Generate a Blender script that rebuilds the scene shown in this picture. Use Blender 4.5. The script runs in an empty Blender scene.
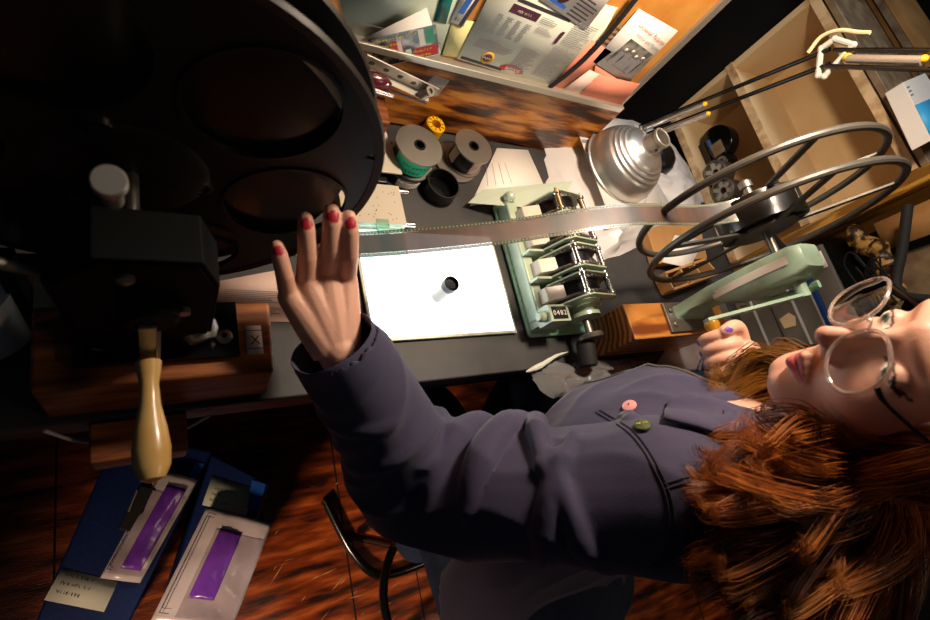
import bpy, math, random
import numpy as np
from mathutils import Vector, Matrix, Quaternion, noise
random.seed(7); rng = np.random.default_rng(5)
S = bpy.context.scene
COL = S.collection
# ------------------------------------------------------------------ camera
FPX = 519.0
_X = np.array([846, -30, 519.]); _Y = np.array([-374, -1570, 519.])
_X /= np.linalg.norm(_X); _Y -= _X * (_X @ _Y); _Y /= np.linalg.norm(_Y); _Z = np.cross(_X, _Y)
ROT = np.array([_X, _Y, _Z])
CAM = np.array([0, 0, 1.45])
cd = bpy.data.cameras.new('camera'); cam = bpy.data.objects.new('camera', cd); COL.objects.link(cam)
cd.sensor_fit = 'HORIZONTAL'; cd.sensor_width = 36; cd.lens = 36 * FPX / 930; cd.clip_start = .02
cr, cu, cb = ROT @ [1, 0, 0], ROT @ [0, -1, 0], ROT @ [0, 0, -1]
cam.matrix_world = Matrix(((cr[0], cu[0], cb[0], CAM[0]), (cr[1], cu[1], cb[1], CAM[1]), (cr[2], cu[2], cb[2], CAM[2]), (0, 0, 0, 1)))
S.camera = cam
cd.dof.use_dof = True; cd.dof.focus_distance = .85; cd.dof.aperture_fstop = 7.0
# ------------------------------------------------------------------ light
w = bpy.data.worlds.new('world'); S.world = w; w.use_nodes = True
w.node_tree.nodes['Background'].inputs[0].default_value = (.55, .68, .9, 1)
w.node_tree.nodes['Background'].inputs[1].default_value = .022
S.view_settings.view_transform = 'Standard'; S.view_settings.look = 'None'
S.view_settings.exposure = 0; S.view_settings.gamma = 1; S.view_settings.use_curve_mapping = False
def area(name, loc, target, size, power, color, spread=math.pi):
    l = bpy.data.lights.new(name, 'AREA'); l.shape = 'DISK'; l.size = size; l.energy = power; l.color = color; l.spread = spread
    o = bpy.data.objects.new(name, l); COL.objects.link(o); o.location = loc
    o.rotation_euler = (Vector(target) - Vector(loc)).to_track_quat('-Z', 'Y').to_euler(); return o
area('task_lamp_light', (.60, .42, 1.54), (.62, .36, .8), .12, 7.2, (1, .80, .60), math.radians(165))
area('bench_ceiling_light', (.95, .95, 2.2), (.55, .35, .8), .4, 6.5, (.86, .93, 1))
area('floor_fill_light', (-.7, -.9, 1.1), (.48, -.08, 0), .2, 1.7, (1, .66, .42), math.radians(46))  # added warm fill that brightens the floor and cases, not a fixture here
area('side_light', (1.7, -1.0, 2.1), (.7, -.1, 1.2), .5, 4.0, (1, .70, .45))
# ------------------------------------------------------------------ helpers
def at(u, v, z=None, y=None, x=None, d=None):
    """a real point: where the sight line of a photo pixel meets a plane of the room"""
    r = ROT @ np.array([u - 465., v - 310., FPX])
    t = (z - CAM[2]) / r[2] if z is not None else (y / r[1] if y is not None else (x / r[0] if x is not None else d / FPX))
    return Vector(CAM + r * t)
V = Vector
def lin(c):
    if isinstance(c, str):
        c = [int(c[i:i + 2], 16) / 255 for i in (0, 2, 4)]
        c = [x / 12.92 if x <= .04045 else ((x + .055) / 1.055) ** 2.4 for x in c]
    return (*c[:3], 1)
MATS = {}
def mat(name, col, rough=.5, metal=0, col2=None, nscale=20, stretch=(1, 1, 1), lo=.35, hi=.65, bump=0, bscale=60, wave=None,
        trans=0, alpha=1, emit=0, coat=0, ior=1.45, dist=6, sheen=0, sss=0, detail=5, vcol=False, col3=None):
    m = bpy.data.materials.new(name); m.use_nodes = True; MATS[name] = m
    nt = m.node_tree; N = nt.nodes; L = nt.links; p = N['Principled BSDF']
    p.inputs['Base Color'].default_value = lin(col); p.inputs['Roughness'].default_value = rough; p.inputs['Metallic'].default_value = metal
    p.inputs['Transmission Weight'].default_value = trans; p.inputs['Alpha'].default_value = alpha; p.inputs['IOR'].default_value = ior
    p.inputs['Coat Weight'].default_value = coat; p.inputs['Coat Roughness'].default_value = .15
    if sheen: p.inputs['Sheen Weight'].default_value = sheen
    if sss: p.inputs['Subsurface Weight'].default_value = sss; p.inputs['Subsurface Scale'].default_value = .01; p.inputs['Subsurface Radius'].default_value = (1, .3, .15)
    if emit: p.inputs['Emission Color'].default_value = lin(col); p.inputs['Emission Strength'].default_value = emit
    tc = N.new('ShaderNodeTexCoord'); mp = N.new('ShaderNodeMapping'); mp.inputs['Scale'].default_value = stretch
    L.new(tc.outputs['Object'], mp.inputs[0])
    if col2 is not None:
        if wave:
            t = N.new('ShaderNodeTexWave'); t.wave_type = wave[0]; t.bands_direction = wave[1] if wave[0] == 'BANDS' else 'X'
            if wave[0] == 'RINGS': t.rings_direction = wave[1]
            t.inputs['Scale'].default_value = nscale; t.inputs['Distortion'].default_value = dist; t.inputs['Detail'].default_value = 3
            t.inputs['Detail Scale'].default_value = 1.6; out = t.outputs['Fac']
        else:
            t = N.new('ShaderNodeTexNoise'); t.inputs['Scale'].default_value = nscale; t.inputs['Detail'].default_value = detail; out = t.outputs['Fac']
        L.new(mp.outputs[0], t.inputs['Vector'])
        r = N.new('ShaderNodeValToRGB'); r.color_ramp.elements[0].position = lo; r.color_ramp.elements[1].position = hi
        r.color_ramp.elements[0].color = lin(col); r.color_ramp.elements[1].color = lin(col2)
        if col3 is not None: e = r.color_ramp.elements.new((lo + hi) / 2); e.color = lin(col3)
        L.new(out, r.inputs[0]); L.new(r.outputs[0], p.inputs['Base Color'])
    if vcol:
        a = N.new('ShaderNodeVertexColor'); a.layer_name = 'Col'; L.new(a.outputs[0], p.inputs['Base Color'])
    if bump:
        b = N.new('ShaderNodeBump'); b.inputs['Strength'].default_value = bump; b.inputs['Distance'].default_value = .002
        n2 = N.new('ShaderNodeTexNoise'); n2.inputs['Scale'].default_value = bscale; n2.inputs['Detail'].default_value = 4
        L.new(mp.outputs[0], n2.inputs['Vector']); L.new(n2.outputs['Fac'], b.inputs['Height']); L.new(b.outputs[0], p.inputs['Normal'])
    return m
ORG = {}
def tag(o, label=None, cat=None, group=None, kind=None):
    if label: o['label'] = label
    if cat: o['category'] = cat
    if group: o['group'] = group
    if kind: o['kind'] = kind
    return o
def thing(name, loc, label, cat, group=None):
    o = bpy.data.objects.new(name, None); COL.objects.link(o); o.location = loc; o.empty_display_size = .02
    ORG[o] = V(loc); return tag(o, label, cat, group)
def frame(z, x=None):
    z = V(z).normalized(); x = V(x) if x is not None else (V((1, 0, 0)) if abs(z.x) < .9 else V((0, 1, 0)))
    y = z.cross(x).normalized(); x = y.cross(z); return x, y, z
class MB:
    def __init__(s): s.v = []; s.f = []; s.m = []
    def add(s, vs, fs, m=0):
        n = len(s.v); s.v += [tuple(p) for p in vs]; s.f += [tuple(i + n for i in f) for f in fs]; s.m += [m] * len(fs); return s
    def hexa(s, a, b, m=0):   # two quads, a below b
        return s.add(list(a) + list(b), [(3, 2, 1, 0), (4, 5, 6, 7), (0, 1, 5, 4), (1, 2, 6, 5), (2, 3, 7, 6), (3, 0, 4, 7)], m)
    def box(s, c, d, m=0, ax=None):
        x, y, z = ax if ax else (V((1, 0, 0)), V((0, 1, 0)), V((0, 0, 1)))
        c = V(c); hx, hy, hz = x * d[0] / 2, y * d[1] / 2, z * d[2] / 2
        q = [-hx - hy, hx - hy, hx + hy, -hx + hy]
        return s.hexa([c + p - hz for p in q], [c + p + hz for p in q], m)
    def b(s, x0, x1, y0, y1, z0, z1, m=0): return s.box(((x0 + x1) / 2, (y0 + y1) / 2, (z0 + z1) / 2), (x1 - x0, y1 - y0, z1 - z0), m)
    def slab(s, pts, th, m=0):   # polygon extruded along its normal
        pts = [V(p) for p in pts]; n = V((0, 0, 0))
        for i in range(len(pts)): n += (pts[i] - pts[0]).cross(pts[(i + 1) % len(pts)] - pts[0])
        n.normalize(); k = len(pts); h = n * th
        return s.add(pts + [p + h for p in pts], [tuple(range(k))[::-1], tuple(range(k, 2 * k))] + [(i, (i + 1) % k, (i + 1) % k + k, i + k) for i in range(k)], m)
    def lathe(s, o, ax, prof, seg=32, m=0, x=None, close=False, a0=0, a1=2 * math.pi):  # prof: (r, h)
        X, Y, Z = frame(ax, x); o = V(o); vs = []; full = abs(a1 - a0 - 2 * math.pi) < 1e-6; n = seg if full else seg + 1
        for r, h in prof:
            for i in range(n):
                a = a0 + (a1 - a0) * i / seg; vs.append(o + Z * h + X * (r * math.cos(a)) + Y * (r * math.sin(a)))
        fs = []; P = len(prof)
        for j in range(P if close else P - 1):
            for i in range(n if full else n - 1):
                a, b_ = j * n + i, j * n + (i + 1) % n; c, d = ((j + 1) % P) * n + (i + 1) % n, ((j + 1) % P) * n + i
                fs.append((a, b_, c, d))
        if not close:
            if prof[0][0] > 1e-6: fs.append(tuple(range(n))[::-1])
            if prof[-1][0] > 1e-6: fs.append(tuple(range((P - 1) * n, P * n)))
        return s.add(vs, fs, m)
    def cyl(s, p, q, r, r2=None, seg=20, m=0):
        p = V(p); q = V(q); return s.lathe(p, q - p, [(r, 0), (r if r2 is None else r2, (q - p).length)], seg, m)
    def ring(s, c, ax, r0, r1, th, seg=40, m=0):
        return s.lathe(c, ax, [(r0, -th / 2), (r1, -th / 2), (r1, th / 2), (r0, th / 2)], seg, m, close=True)
    def tube(s, pts, r, seg=8, m=0, closed=False, flat=1, up=None):
        pts = [V(p) for p in pts]; n = len(pts); vs = []
        for i, p in enumerate(pts):
            t = (pts[(i + 1) % n] - pts[i - 1]) if closed else (pts[min(i + 1, n - 1)] - pts[max(i - 1, 0)])
            t.normalize()
            if up is None: up = V((0, 0, 1)) if abs(t.z) < .9 else V((1, 0, 0))
            a = (up - t * up.dot(t)).normalized(); b_ = t.cross(a); up = a
            rr = r[i] if hasattr(r, '__len__') else r
            vs += [p + a * (rr * flat * math.cos(2 * math.pi * k / seg)) + b_ * (rr * math.sin(2 * math.pi * k / seg)) for k in range(seg)]
        fs = [(i * seg + k, i * seg + (k + 1) % seg, ((i + 1) % n) * seg + (k + 1) % seg, ((i + 1) % n) * seg + k) for i in range(n if closed else n - 1) for k in range(seg)]
        if not closed: fs += [tuple(range(seg))[::-1], tuple(range((n - 1) * seg, n * seg))]
        return s.add(vs, fs, m)
    def ball(s, c, r, m=0, seg=16, ax=(0, 0, 1)):
        r = r if hasattr(r, '__len__') else (r, r, r); c = V(c); vs = []; R_ = seg // 2
        X, Y, Z = frame(ax)
        for j in range(R_ + 1):
            t = math.pi * j / R_
            for i in range(seg):
                a = 2 * math.pi * i / seg
                vs.append(c + X * (r[0] * math.sin(t) * math.cos(a)) + Y * (r[1] * math.sin(t) * math.sin(a)) - Z * (r[2] * math.cos(t)))
        return s.add(vs, [(j * seg + i, j * seg + (i + 1) % seg, (j + 1) * seg + (i + 1) % seg, (j + 1) * seg + i) for j in range(R_) for i in range(seg)], m)
    def grid(s, P, m=0, th=0):   # P[i][j] points
        h, w_ = len(P), len(P[0]); vs = [p for row in P for p in row]
        fs = [(i * w_ + j, i * w_ + j + 1, (i + 1) * w_ + j + 1, (i + 1) * w_ + j) for i in range(h - 1) for j in range(w_ - 1)]
        return s.add(vs, fs, m)
    def text(s, t, o, X, Y, size, m=1, lift=.0004):
        me = textmesh(t); X = V(X).normalized(); Y = V(Y).normalized(); Z = X.cross(Y); o = V(o)
        return s.add([o + X * (v[0] * size) + Y * (v[1] * size) + Z * lift for v in me[0]], me[1], m)
    def build(s, name, mats, parent=None, smooth=35, bevel=0, solid=0, loc=None, sub=0):
        me = bpy.data.meshes.new(name); o0 = ORG[parent] if parent else V(loc if loc is not None else (0, 0, 0))
        A = np.array(s.v, float) - np.array(o0)
        me.from_pydata([tuple(p) for p in A], [], s.f)
        for m_ in (mats if isinstance(mats, (list, tuple)) else [mats]): me.materials.append(MATS[m_])
        me.polygons.foreach_set('material_index', s.m)
        me.validate(); me.polygons.foreach_set('use_smooth', [True] * len(me.polygons))
        if smooth is not None: me.set_sharp_from_angle(angle=math.radians(smooth))
        o = bpy.data.objects.new(name, me); COL.objects.link(o); ORG[o] = o0
        if parent: o.parent = parent
        else: o.location = o0
        if solid: k = o.modifiers.new('s', 'SOLIDIFY'); k.thickness = solid; k.offset = 0
        if bevel: k = o.modifiers.new('b', 'BEVEL'); k.width = bevel; k.segments = 2; k.limit_method = 'ANGLE'; k.harden_normals = True
        if sub: k = o.modifiers.new('u', 'SUBSURF'); k.levels = sub; k.render_levels = sub
        return o
_tx = {}
READABLE = {'Universal Pictures', 'Horror and Mystery', 'ROXIE', 'X', '0', '4', '8', '2'}
def scribble(t):   # writing too small to read in the photo: small uneven pen strokes
    r = random.Random(t); vs = []; fs = []; x = 0
    for ch in t:
        if ch == ' ': x += .4; continue
        for _ in range(3):
            a = r.uniform(-.3, .3); h0, h1 = r.uniform(0, .25), r.uniform(.4, .7); x0 = x + r.uniform(0, .35); n = len(vs)
            vs += [(x0, h0, 0), (x0 + .08, h0, 0), (x0 + a + .08, h1, 0), (x0 + a, h1, 0)]; fs.append((n, n + 1, n + 2, n + 3))
        x += .55
    return vs, fs
def textmesh(t):
    if t not in READABLE: return scribble(t)
    if t not in _tx:
        c = bpy.data.curves.new('t', 'FONT'); c.body = t; c.size = 1; c.resolution_u = 2
        o = bpy.data.objects.new('t', c); me = bpy.data.meshes.new_from_object(o)
        _tx[t] = ([tuple(v.co) for v in me.vertices], [tuple(p.vertices) for p in me.polygons])
        bpy.data.objects.remove(o); bpy.data.curves.remove(c); bpy.data.meshes.remove(me)
    return _tx[t]
def copy_tree(o, parent=None, off=None, label=None, group=None):
    c = o.copy(); COL.objects.link(c); ORG[c] = ORG[o]
    if parent: c.parent = parent
    if off is not None: c.location = o.location + V(off)
    if label: c['label'] = label
    if group: c['group'] = group
    for ch in [k for k in list(bpy.data.objects) if k.parent == o]: copy_tree(ch, c)
    return c
def bez(pts, n=24):   # catmull-rom through points
    P = [V(p) for p in pts]; P = [P[0] * 2 - P[1]] + P + [P[-1] * 2 - P[-2]]; out = []
    k = len(P) - 3
    for i in range(n + 1):
        t = i / n * k; j = min(int(t), k - 1); f = t - j; a, b_, c, d = P[j:j + 4]
        out.append(.5 * ((2 * b_) + (c - a) * f + (2 * a - 5 * b_ + 4 * c - d) * f * f + (3 * b_ - a - 3 * c + d) * f ** 3))
    return out
# ------------------------------------------------------------------ materials
mat('floor_wood', '2a1006', .38, col2='c0642a', col3='84380f', nscale=4.5, stretch=(1.5, 9, 1), lo=.36, hi=.68, detail=9, bump=.6, bscale=40, coat=.3)
mat('floor_gap', '0a0402', .8)
mat('floor_scratch', 'b98a60', .6)
mat('dark_wall', '0d0b0a', .8, col2='17120e', nscale=6)
mat('plywood_dark', '3a1806', .4, col2='cc8430', col3='96541a', nscale=4.2, stretch=(2.4, 1, 15), lo=.40, hi=.60, detail=8, bump=.3, coat=.35)
mat('cork', 'b5742c', .55, col2='cf9244', nscale=14, bump=.2)
mat('alu', 'b9b2a6', .42, .75, bump=.1)
mat('alu_bright', 'd8d6d2', .33, .9, bump=.04, bscale=30)
mat('chrome', 'e6e4e0', .14, 1)
mat('steel_dull', '8e8880', .4, .8)
mat('bench_top', '1f1f21', .55, col2='3a3939', nscale=9, bump=.15)
mat('bench_edge', '101010', .5)
mat('black', '0a0a0b', .35)
mat('black_gloss', '08090a', .2, coat=.3)
mat('black_rubber', '131313', .75)
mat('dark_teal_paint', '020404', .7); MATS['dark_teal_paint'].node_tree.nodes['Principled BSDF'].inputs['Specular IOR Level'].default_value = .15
mat('reel_dark', '1d1a18', .42, .2, bump=.05)
mat('reel_grey', '4e4b45', .4, .3, bump=.05)
mat('green_enamel', 'b6c4ae', .32, .15, col2='9db097', nscale=25, coat=.3, bump=.1)
mat('mint', '93ad98', .38, col2='70745c', nscale=14, lo=.5, hi=.75, coat=.3, bump=.1)
mat('green_hammer', '8fc0a0', .3, .25, col2='a5cfb2', nscale=90, coat=.4, bump=.5, bscale=260)
mat('pale_enamel', 'c4baa8', .4, coat=.2)
mat('brown_scuff', '7b6450', .4, .3, col2='a08c70', nscale=30)
mat('tape_white', 'd8d2c6', .5)
mat('wood_block', '7c3e14', .45, col2='d08a40', col3='ac6428', nscale=26, stretch=(.25, 1, 1), lo=.15, hi=.8, wave=('RINGS', 'X'), dist=2.5, bump=.3, coat=.15)
mat('wood_dark_block', '4a240e', .5, col2='b06a32', col3='84481e', nscale=9, stretch=(1, 9, 9), lo=.35, hi=.68, bump=.3)
mat('wood_pale', 'cda766', .35, col2='bb9250', nscale=20, coat=.5)
mat('wood_yellow', 'c08c1c', .3, col2='8e5c0c', nscale=8, stretch=(2, 2, 1), coat=.6)
mat('shelf_cream', 'dcc49c', .5, col2='ccae84', nscale=5, bump=.1)
mat('shelf_edge', 'd9bd94', .55, col2='a37d54', nscale=40, lo=.4, hi=.7)
mat('shelf_back', 'dcc094', .6, col2='ccab7c', nscale=7)
mat('wood_post', '7a5014', .35, col2='b88a30', col3='9a6c1e', nscale=10, stretch=(4, 4, .4), wave=('BANDS', 'X'), coat=.3)
mat('paper', 'e4ded6', .7, bump=.1, bscale=20)
mat('paper_pink', 'dfc2b6', .7)
mat('paper_salmon', 'e08a72', .7)
mat('paper_grey', 'cfd2c4', .6)
mat('paper_yellow', 'd6cf92', .7)
mat('pale_green_sheet', 'b9c4b2', .5, col2='a5b3a5', nscale=6)
mat('ink', '35323a', .7); mat('ink_grey', '85838a', .7); mat('ink_red', 'b02a28', .6); mat('ink_maroon', '4e2236', .6)
mat('ink_yellow', 'd8d43a', .6); mat('ink_gold', 'c79a30', .6); mat('ink_blue', '2f62b8', .5); mat('ink_green', '2e8f6a', .5); mat('photo_dark', '3a3630', .5, col2='96908a', nscale=60)
mat('photo_mix', '14151a', .3, col2='a8a09c', nscale=45, lo=.5, hi=.66, coat=.5)
mat('teal_case', '0e5e5c', .4); mat('maroon', '4c1220', .25, coat=.5)
mat('green_label', '2dbf8e', .45); mat('yellow_plastic', 'e0a810', .35)
mat('lightbox_glow', 'eef8ff', .4, emit=3.2)
mat('lightbox_frame', 'b7b6a4', .4, .2, col2='8f907c', nscale=30)
mat('clear_glass', 'ffffff', .05, trans=1, ior=1.45)
mat('lens_glass', 'ffffff', .02, trans=1, ior=1.12)
mat('glass_green', '9fd8c0', .15, trans=.7, alpha=.75)
mat('bag_film', 'd8d4d2', .3, trans=0, alpha=.88, bump=.8, bscale=40, coat=.4)
mat('bag_clear', 'e4e4e6', .08, trans=.4, alpha=.32, bump=1, bscale=30)
mat('mailer', 'cfc6cc', .35, coat=.4, bump=.6, bscale=25)
mat('mailer_clear', 'b8aab4', .2, alpha=.75, coat=.6, bump=1, bscale=30)
mat('purple', '7a3cb8', .3, col2='5c2a98', nscale=15, coat=.6, bump=.8, bscale=30)
mat('case_blue', '0a2258', .45, bump=.3, bscale=120); mat('blue_strap', '1450a8', .5)
mat('film_base', '5a3420', .15, col2='8a5434', nscale=4, stretch=(6, 1, 1), trans=.25, alpha=.85, coat=.5)
mat('perf', '9a8f78', .4)
mat('film_edge', '4d5548', .2, alpha=.9, coat=.5); mat('film_image', '4e3222', .45, col2='1e1814', nscale=26, stretch=(1.2, .3, .3), alpha=.98, coat=.1)
mat('film_roll', '16130f', .3, coat=.4)
mat('grey_box', '6e6a64', .6, col2='5d5954', nscale=8); mat('grey_box_edge', 'b0aca4', .5); mat('blue_board', '0c3c80', .5)
mat('cardboard', 'b08450', .7, col2='9a7040', nscale=10); mat('snake', '2a1a0c', .4, col2='a07c40', nscale=60, lo=.45, hi=.55, bump=1, bscale=60)
mat('box_blue', '3aa0d8', .4)
mat('junk', '3a352e', .6, col2='55504a', nscale=20)
mat('skin', 'dba88f', .48, vcol=True, sss=.12, bump=.12, bscale=350)
mat('jacket', '37354e', .85, col2='413b56', nscale=12, bump=.15, bscale=700, sheen=.15)
mat('jacket_seam', '2b2733', .9)
mat('shirt', '08090d', .8, col2='155aa8', nscale=26, stretch=(1, .5, 2.2), lo=.52, hi=.56, detail=2)
mat('jeans', '0f1d36', .85, col2='16294a', nscale=40, bump=.4, bscale=350)
mat('hair', '70300c', .38, col2='d07a2c', col3='a8561a', nscale=30, lo=.3, hi=.72)
mat('hair_dark', '30120a', .42, col2='6a2c10', nscale=30); mat('hair_light', 'a85818', .38, col2='e09040', nscale=30)
mat('hair_fair', '6a420e', .42, col2='c89240', col3='9a6420', nscale=22, stretch=(1, 1, .25), lo=.3, hi=.72)
mat('glasses_frame', 'f4e0d6', .08, trans=.8, coat=.6); mat('glasses_arm', '0c0c0e', .3)
mat('pin_pink', 'e89a98', .3, coat=.6); mat('pin_green', '46563c', .3, coat=.6); mat('gold', 'd8a23a', .25, 1)
mat('cuff_black', '0b0b0d', .9)
# ------------------------------------------------------------------ the room
def struct(name, mb, mats, parent=None, **k):
    o = mb.build(name, mats, parent, **k)
    if not parent: o['kind'] = 'structure'
    return o
m = MB(); m.b(-1.6, 2.3, -1.5, 1.6, -.05, 0, 0)
for x in (-.78, -.18, .42, 1.02, 1.62): m.b(x, x + .004, -1.5, 1.6, 0, .0006, 1)
for x, y0, y1 in ((.72, -1.5, -.35), (.60, -.5, 1.6), (.3, -.9, -.8)): m.b(x, x + .003, y0, y1, 0, .0006, 1)
for i in range(150):
    x = random.uniform(.05, 1.0); y = random.uniform(-.6, .4); L_ = random.uniform(.01, .06); a = random.gauss(.45, .25)
    d = V((math.cos(a), math.sin(a), 0)); n = V((-d.y, d.x, 0)); wd = random.uniform(.0006, .0022)
    m.slab([V((x, y, .0004)), V((x, y, .0004)) + d * L_ * .5 - n * wd, V((x, y, .0004)) + d * L_, V((x, y, .0004)) + d * L_ * .5 + n * wd], .0003, 2)
struct('floor', m, ['floor_wood', 'floor_gap', 'floor_scratch'])
struct('wall_back', MB().b(-1.6, 2.3, 1.6, 1.65, 0, 2.4), 'dark_wall')
struct('wall_right', MB().b(2.3, 2.35, -1.5, 1.6, 0, 2.4), 'dark_wall')
# bench
bench = thing('workbench', (.5, .38, 0), 'long black-topped workbench running under the light table', 'workbench')
MB().b(-.75, 1.50, .143, .598, .765, .80).build('worktop', 'bench_top', bench, bevel=.003)
MB().b(-.75, 1.48, .155, .59, .69, .765).build('apron', 'bench_edge', bench)
for x in (-.6, 1.42):
    for y in (.2, .56): MB().b(x - .035, x + .035, y - .035, y + .035, 0, .69).build('leg', 'bench_edge', bench, bevel=.004)
# backsplash and notice board
sp = struct('trim_1', MB().b(-.75, .80, .60, .618, .80, .944), 'plywood_dark', bevel=.001)
nb = thing('notice_board', (.1, .61, .94), 'tan notice board with pale metal ledge rising behind the bench', 'notice board')
MB().b(-.75, .765, .600, .618, .955, 1.62).build('panel', 'cork', nb)
MB().b(-.75, .78, .586, .622, .944, .956).build('ledge', 'alu', nb, bevel=.001)
MB().b(.765, .78, .594, .622, .956, 1.62).build('edge_strip', 'alu', nb, bevel=.001)
def sheet(name, label, cat, px, yy, mats, draw=None, th=.0006, group=None, zz=None):
    """paper quad: px = BL, BR, TR, TL on the plane y=yy (pinned) or z=zz (lying)"""
    P = [at(u, v, y=yy) if zz is None else at(u, v, z=zz) for u, v in px]
    X = (P[1] - P[0]); W = X.length; X.normalize(); N = X.cross(P[3] - P[0]).normalized(); Y = N.cross(X); H = (P[3] - P[0]).dot(Y)
    m = MB(); m.slab([p - N * th for p in P], th, 0)
    if draw:
        cnt = [0]
        def R(x0, y0, x1, y1, k):
            cnt[0] += 1
            q = [(x0, y0), (x1, y0), (x1, y1), (x0, y1)]
            m.add([P[0] + X * (a * W) + Y * (b_ * H) + N * (.0002 + .000012 * cnt[0]) for a, b_ in q], [(0, 1, 2, 3)], k)
        def T(t, x, y, size, k, rot=0):
            c, s_ = math.cos(rot), math.sin(rot)
            m.text(t, P[0] + X * (x * W) + Y * (y * H), X * c + Y * s_, Y * c - X * s_, size * H, k, .0012)
        draw(R, T, lambda x, y: P[0] + X * (x * W) + Y * (y * H) + N * .0005, m, (X, Y, N), W, H)
    return tag(m.build(name, mats, None, smooth=None, loc=tuple(P[0])), label, cat, group)
YB = .5985
def lines(R, x0, x1, y0, y1, n, k, seed=1):
    r = random.Random(seed)
    for i in range(n):
        y = y0 + (y1 - y0) * i / n; R(x0, y, x0 + (x1 - x0) * r.uniform(.6, 1), y + (y1 - y0) / n * .38, k)
def d_plain_green(R, T, P, m, A, W, H): R(.1, .3, .9, .32, 1)
sheet('plastic_sheet', 'pale green translucent sheet pinned behind the colourful postcard, upper left of board', 'sheet', [(350, 40), (440, 62), (470, -40), (330, -40)], YB, ['pale_green_sheet', 'ink_grey'], d_plain_green)
def d_card(R, T, P, m, A, W, H):
    R(.02, .03, .98, .97, 1); R(.62, .05, .96, .38, 2); R(.72, .42, .80, .93, 3); R(.82, .45, .94, .9, 6); R(.38, .1, .46, .7, 4); R(.30, .45, .40, .75, 2); R(.50, .08, .58, .4, 3)
    T('aaaaaaaaaaaaa', .12, .80, .15, 5); T('of Mystery', .03, .62, .13, 5); T('Showing', .60, .24, .13, 5); T('Tonight', .60, .08, .13, 5)
sheet('postcard', 'colourful glossy postcard with yellow lettering standing on the board ledge', 'postcard', [(375, 69), (441, 54), (427, 8), (361, 40)], .590, ['paper', 'photo_mix', 'ink_red', 'paper_grey', 'paper_pink', 'ink_yellow', 'ink_green'], d_card)
sheet('sticky_note', 'pale yellow note tucked under the ticket strips on the board', 'note', [(440, 55), (461, 58), (476, 22), (452, 18)], YB, ['paper_yellow'])
sheet('teal_card', 'dark teal card leaning at the left of the blue and white ticket', 'card', [(434, 21), (446, 24), (456, -12), (444, -16)], .5975, ['teal_case'])
def d_tk(R, T, P, m, A, W, H): R(.1, .25, .5, 1, 1); R(.62, 0, .9, 1, 2); T('XIX', .1, .08, .12, 3)
sheet('ticket', 'blue and white ticket strip pinned beside the large newsletter', 'ticket', [(450, 22), (463, 27), (486, -18), (470, -24)], .597, ['paper', 'ink_blue', 'ink', 'ink'], d_tk)
def d_news(R, T, P, m, A, W, H):
    R(.02, .02, .42, .055, 2); R(.14, .70, .40, .80, 3); T('PROGRAM', .20, .73, .05, 0); R(.15, .83, .66, .87, 2)
    for c in range(4): lines(R, .08 + c * .085, .14 + c * .085, .42, .66, 13, 1, c)
    lines(R, .05, .40, .22, .34, 7, 1, 5); lines(R, .44, .62, .60, .68, 5, 1, 6); lines(R, .45, .66, .08, .4, 16, 1, 9)
    lines(R, .7, .93, .1, .55, 22, 1, 7); R(.66, .56, .69, .72, 3); lines(R, .72, .95, .58, .9, 14, 1, 8); lines(R, .42, .60, .72, .8, 4, 1, 12)
    X, Y, N = A
    m.lathe(P(.23, .13), N, [(.082 * H, 0), (.082 * H, .0002)], 24, 4); m.lathe(P(.23, .13), N, [(.055 * H, .0001), (.055 * H, .0004)], 20, 3); T('CLUB', .185, .11, .05, 0)
    c = P(.5, .03); vs = []
    for k in range(13):
        a = math.radians(150 - 120 * k / 12)
        for rr in (.20, .10): vs.append(c + X * (rr * H * 1.0 * math.cos(a)) + Y * (rr * H * .7 * math.sin(a) - .03 * H) + N * .0002)
    m.add(vs, [(2 * k + 1, 2 * k, 2 * k + 2, 2 * k + 3) for k in range(12)][::-1], 5); T('ROXIE', .43, .055, .075, 0)
sheet('newsletter', 'large printed newsletter with red ROXIE badge pinned above the ledge', 'newsletter', [(457, 59), (552, 88), (618, 8), (500, -26)], .597, ['paper_grey', 'ink_grey', 'ink', 'ink_maroon', 'ink_gold', 'ink_red'], d_news)
def d_let(R, T, P, m, A, W, H):
    lines(R, .5, .95, .05, .5, 6, 1, 3); m.lathe(P(.25, .3), A[2], [(.16 * H, 0), (.16 * H, .0002)], 20, 2); R(.12, .08, .42, .14, 3)
sheet('letter', 'white letter with purple seal pinned over the top of the newsletter', 'letter', [(540, 0), (586, 30), (640, -40), (575, -60)], .5955, ['paper', 'ink', 'ink_maroon', 'ink_blue'], d_let)
def d_let2(R, T, P, m, A, W, H): lines(R, .1, .9, .2, .9, 12, 1, 4); R(.55, .85, .8, .9, 2)
sheet('printed_page', 'narrow printed page behind the newsletter, next to the black strap', 'page', [(560, 88), (573, 92), (615, 12), (600, 0)], .5979, ['paper_grey', 'ink_grey', 'ink_red'], d_let2)
sheet('pink_sheet', 'folded salmon pink sheet tucked behind the black strap', 'sheet', [(549, 88), (561, 90), (612, 52), (592, 40)], .5965, ['paper_salmon'])
sheet('note_card', 'pale pink folded card between strap and salmon envelope', 'card', [(560, 92), (583, 98), (603, 76), (590, 70)], .5945, ['paper_pink'])
sheet('envelope', 'salmon pink envelope standing in the corner of the board ledge', 'envelope', [(578, 96), (619, 107), (640, 84), (599, 75)], .5935, ['paper_salmon'])
sheet('pink_slip', 'dark salmon slip behind the envelope and below the film flyer', 'slip', [(592, 90), (620, 97), (625, 84), (596, 62)], .5975, ['paper_salmon'])
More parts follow.
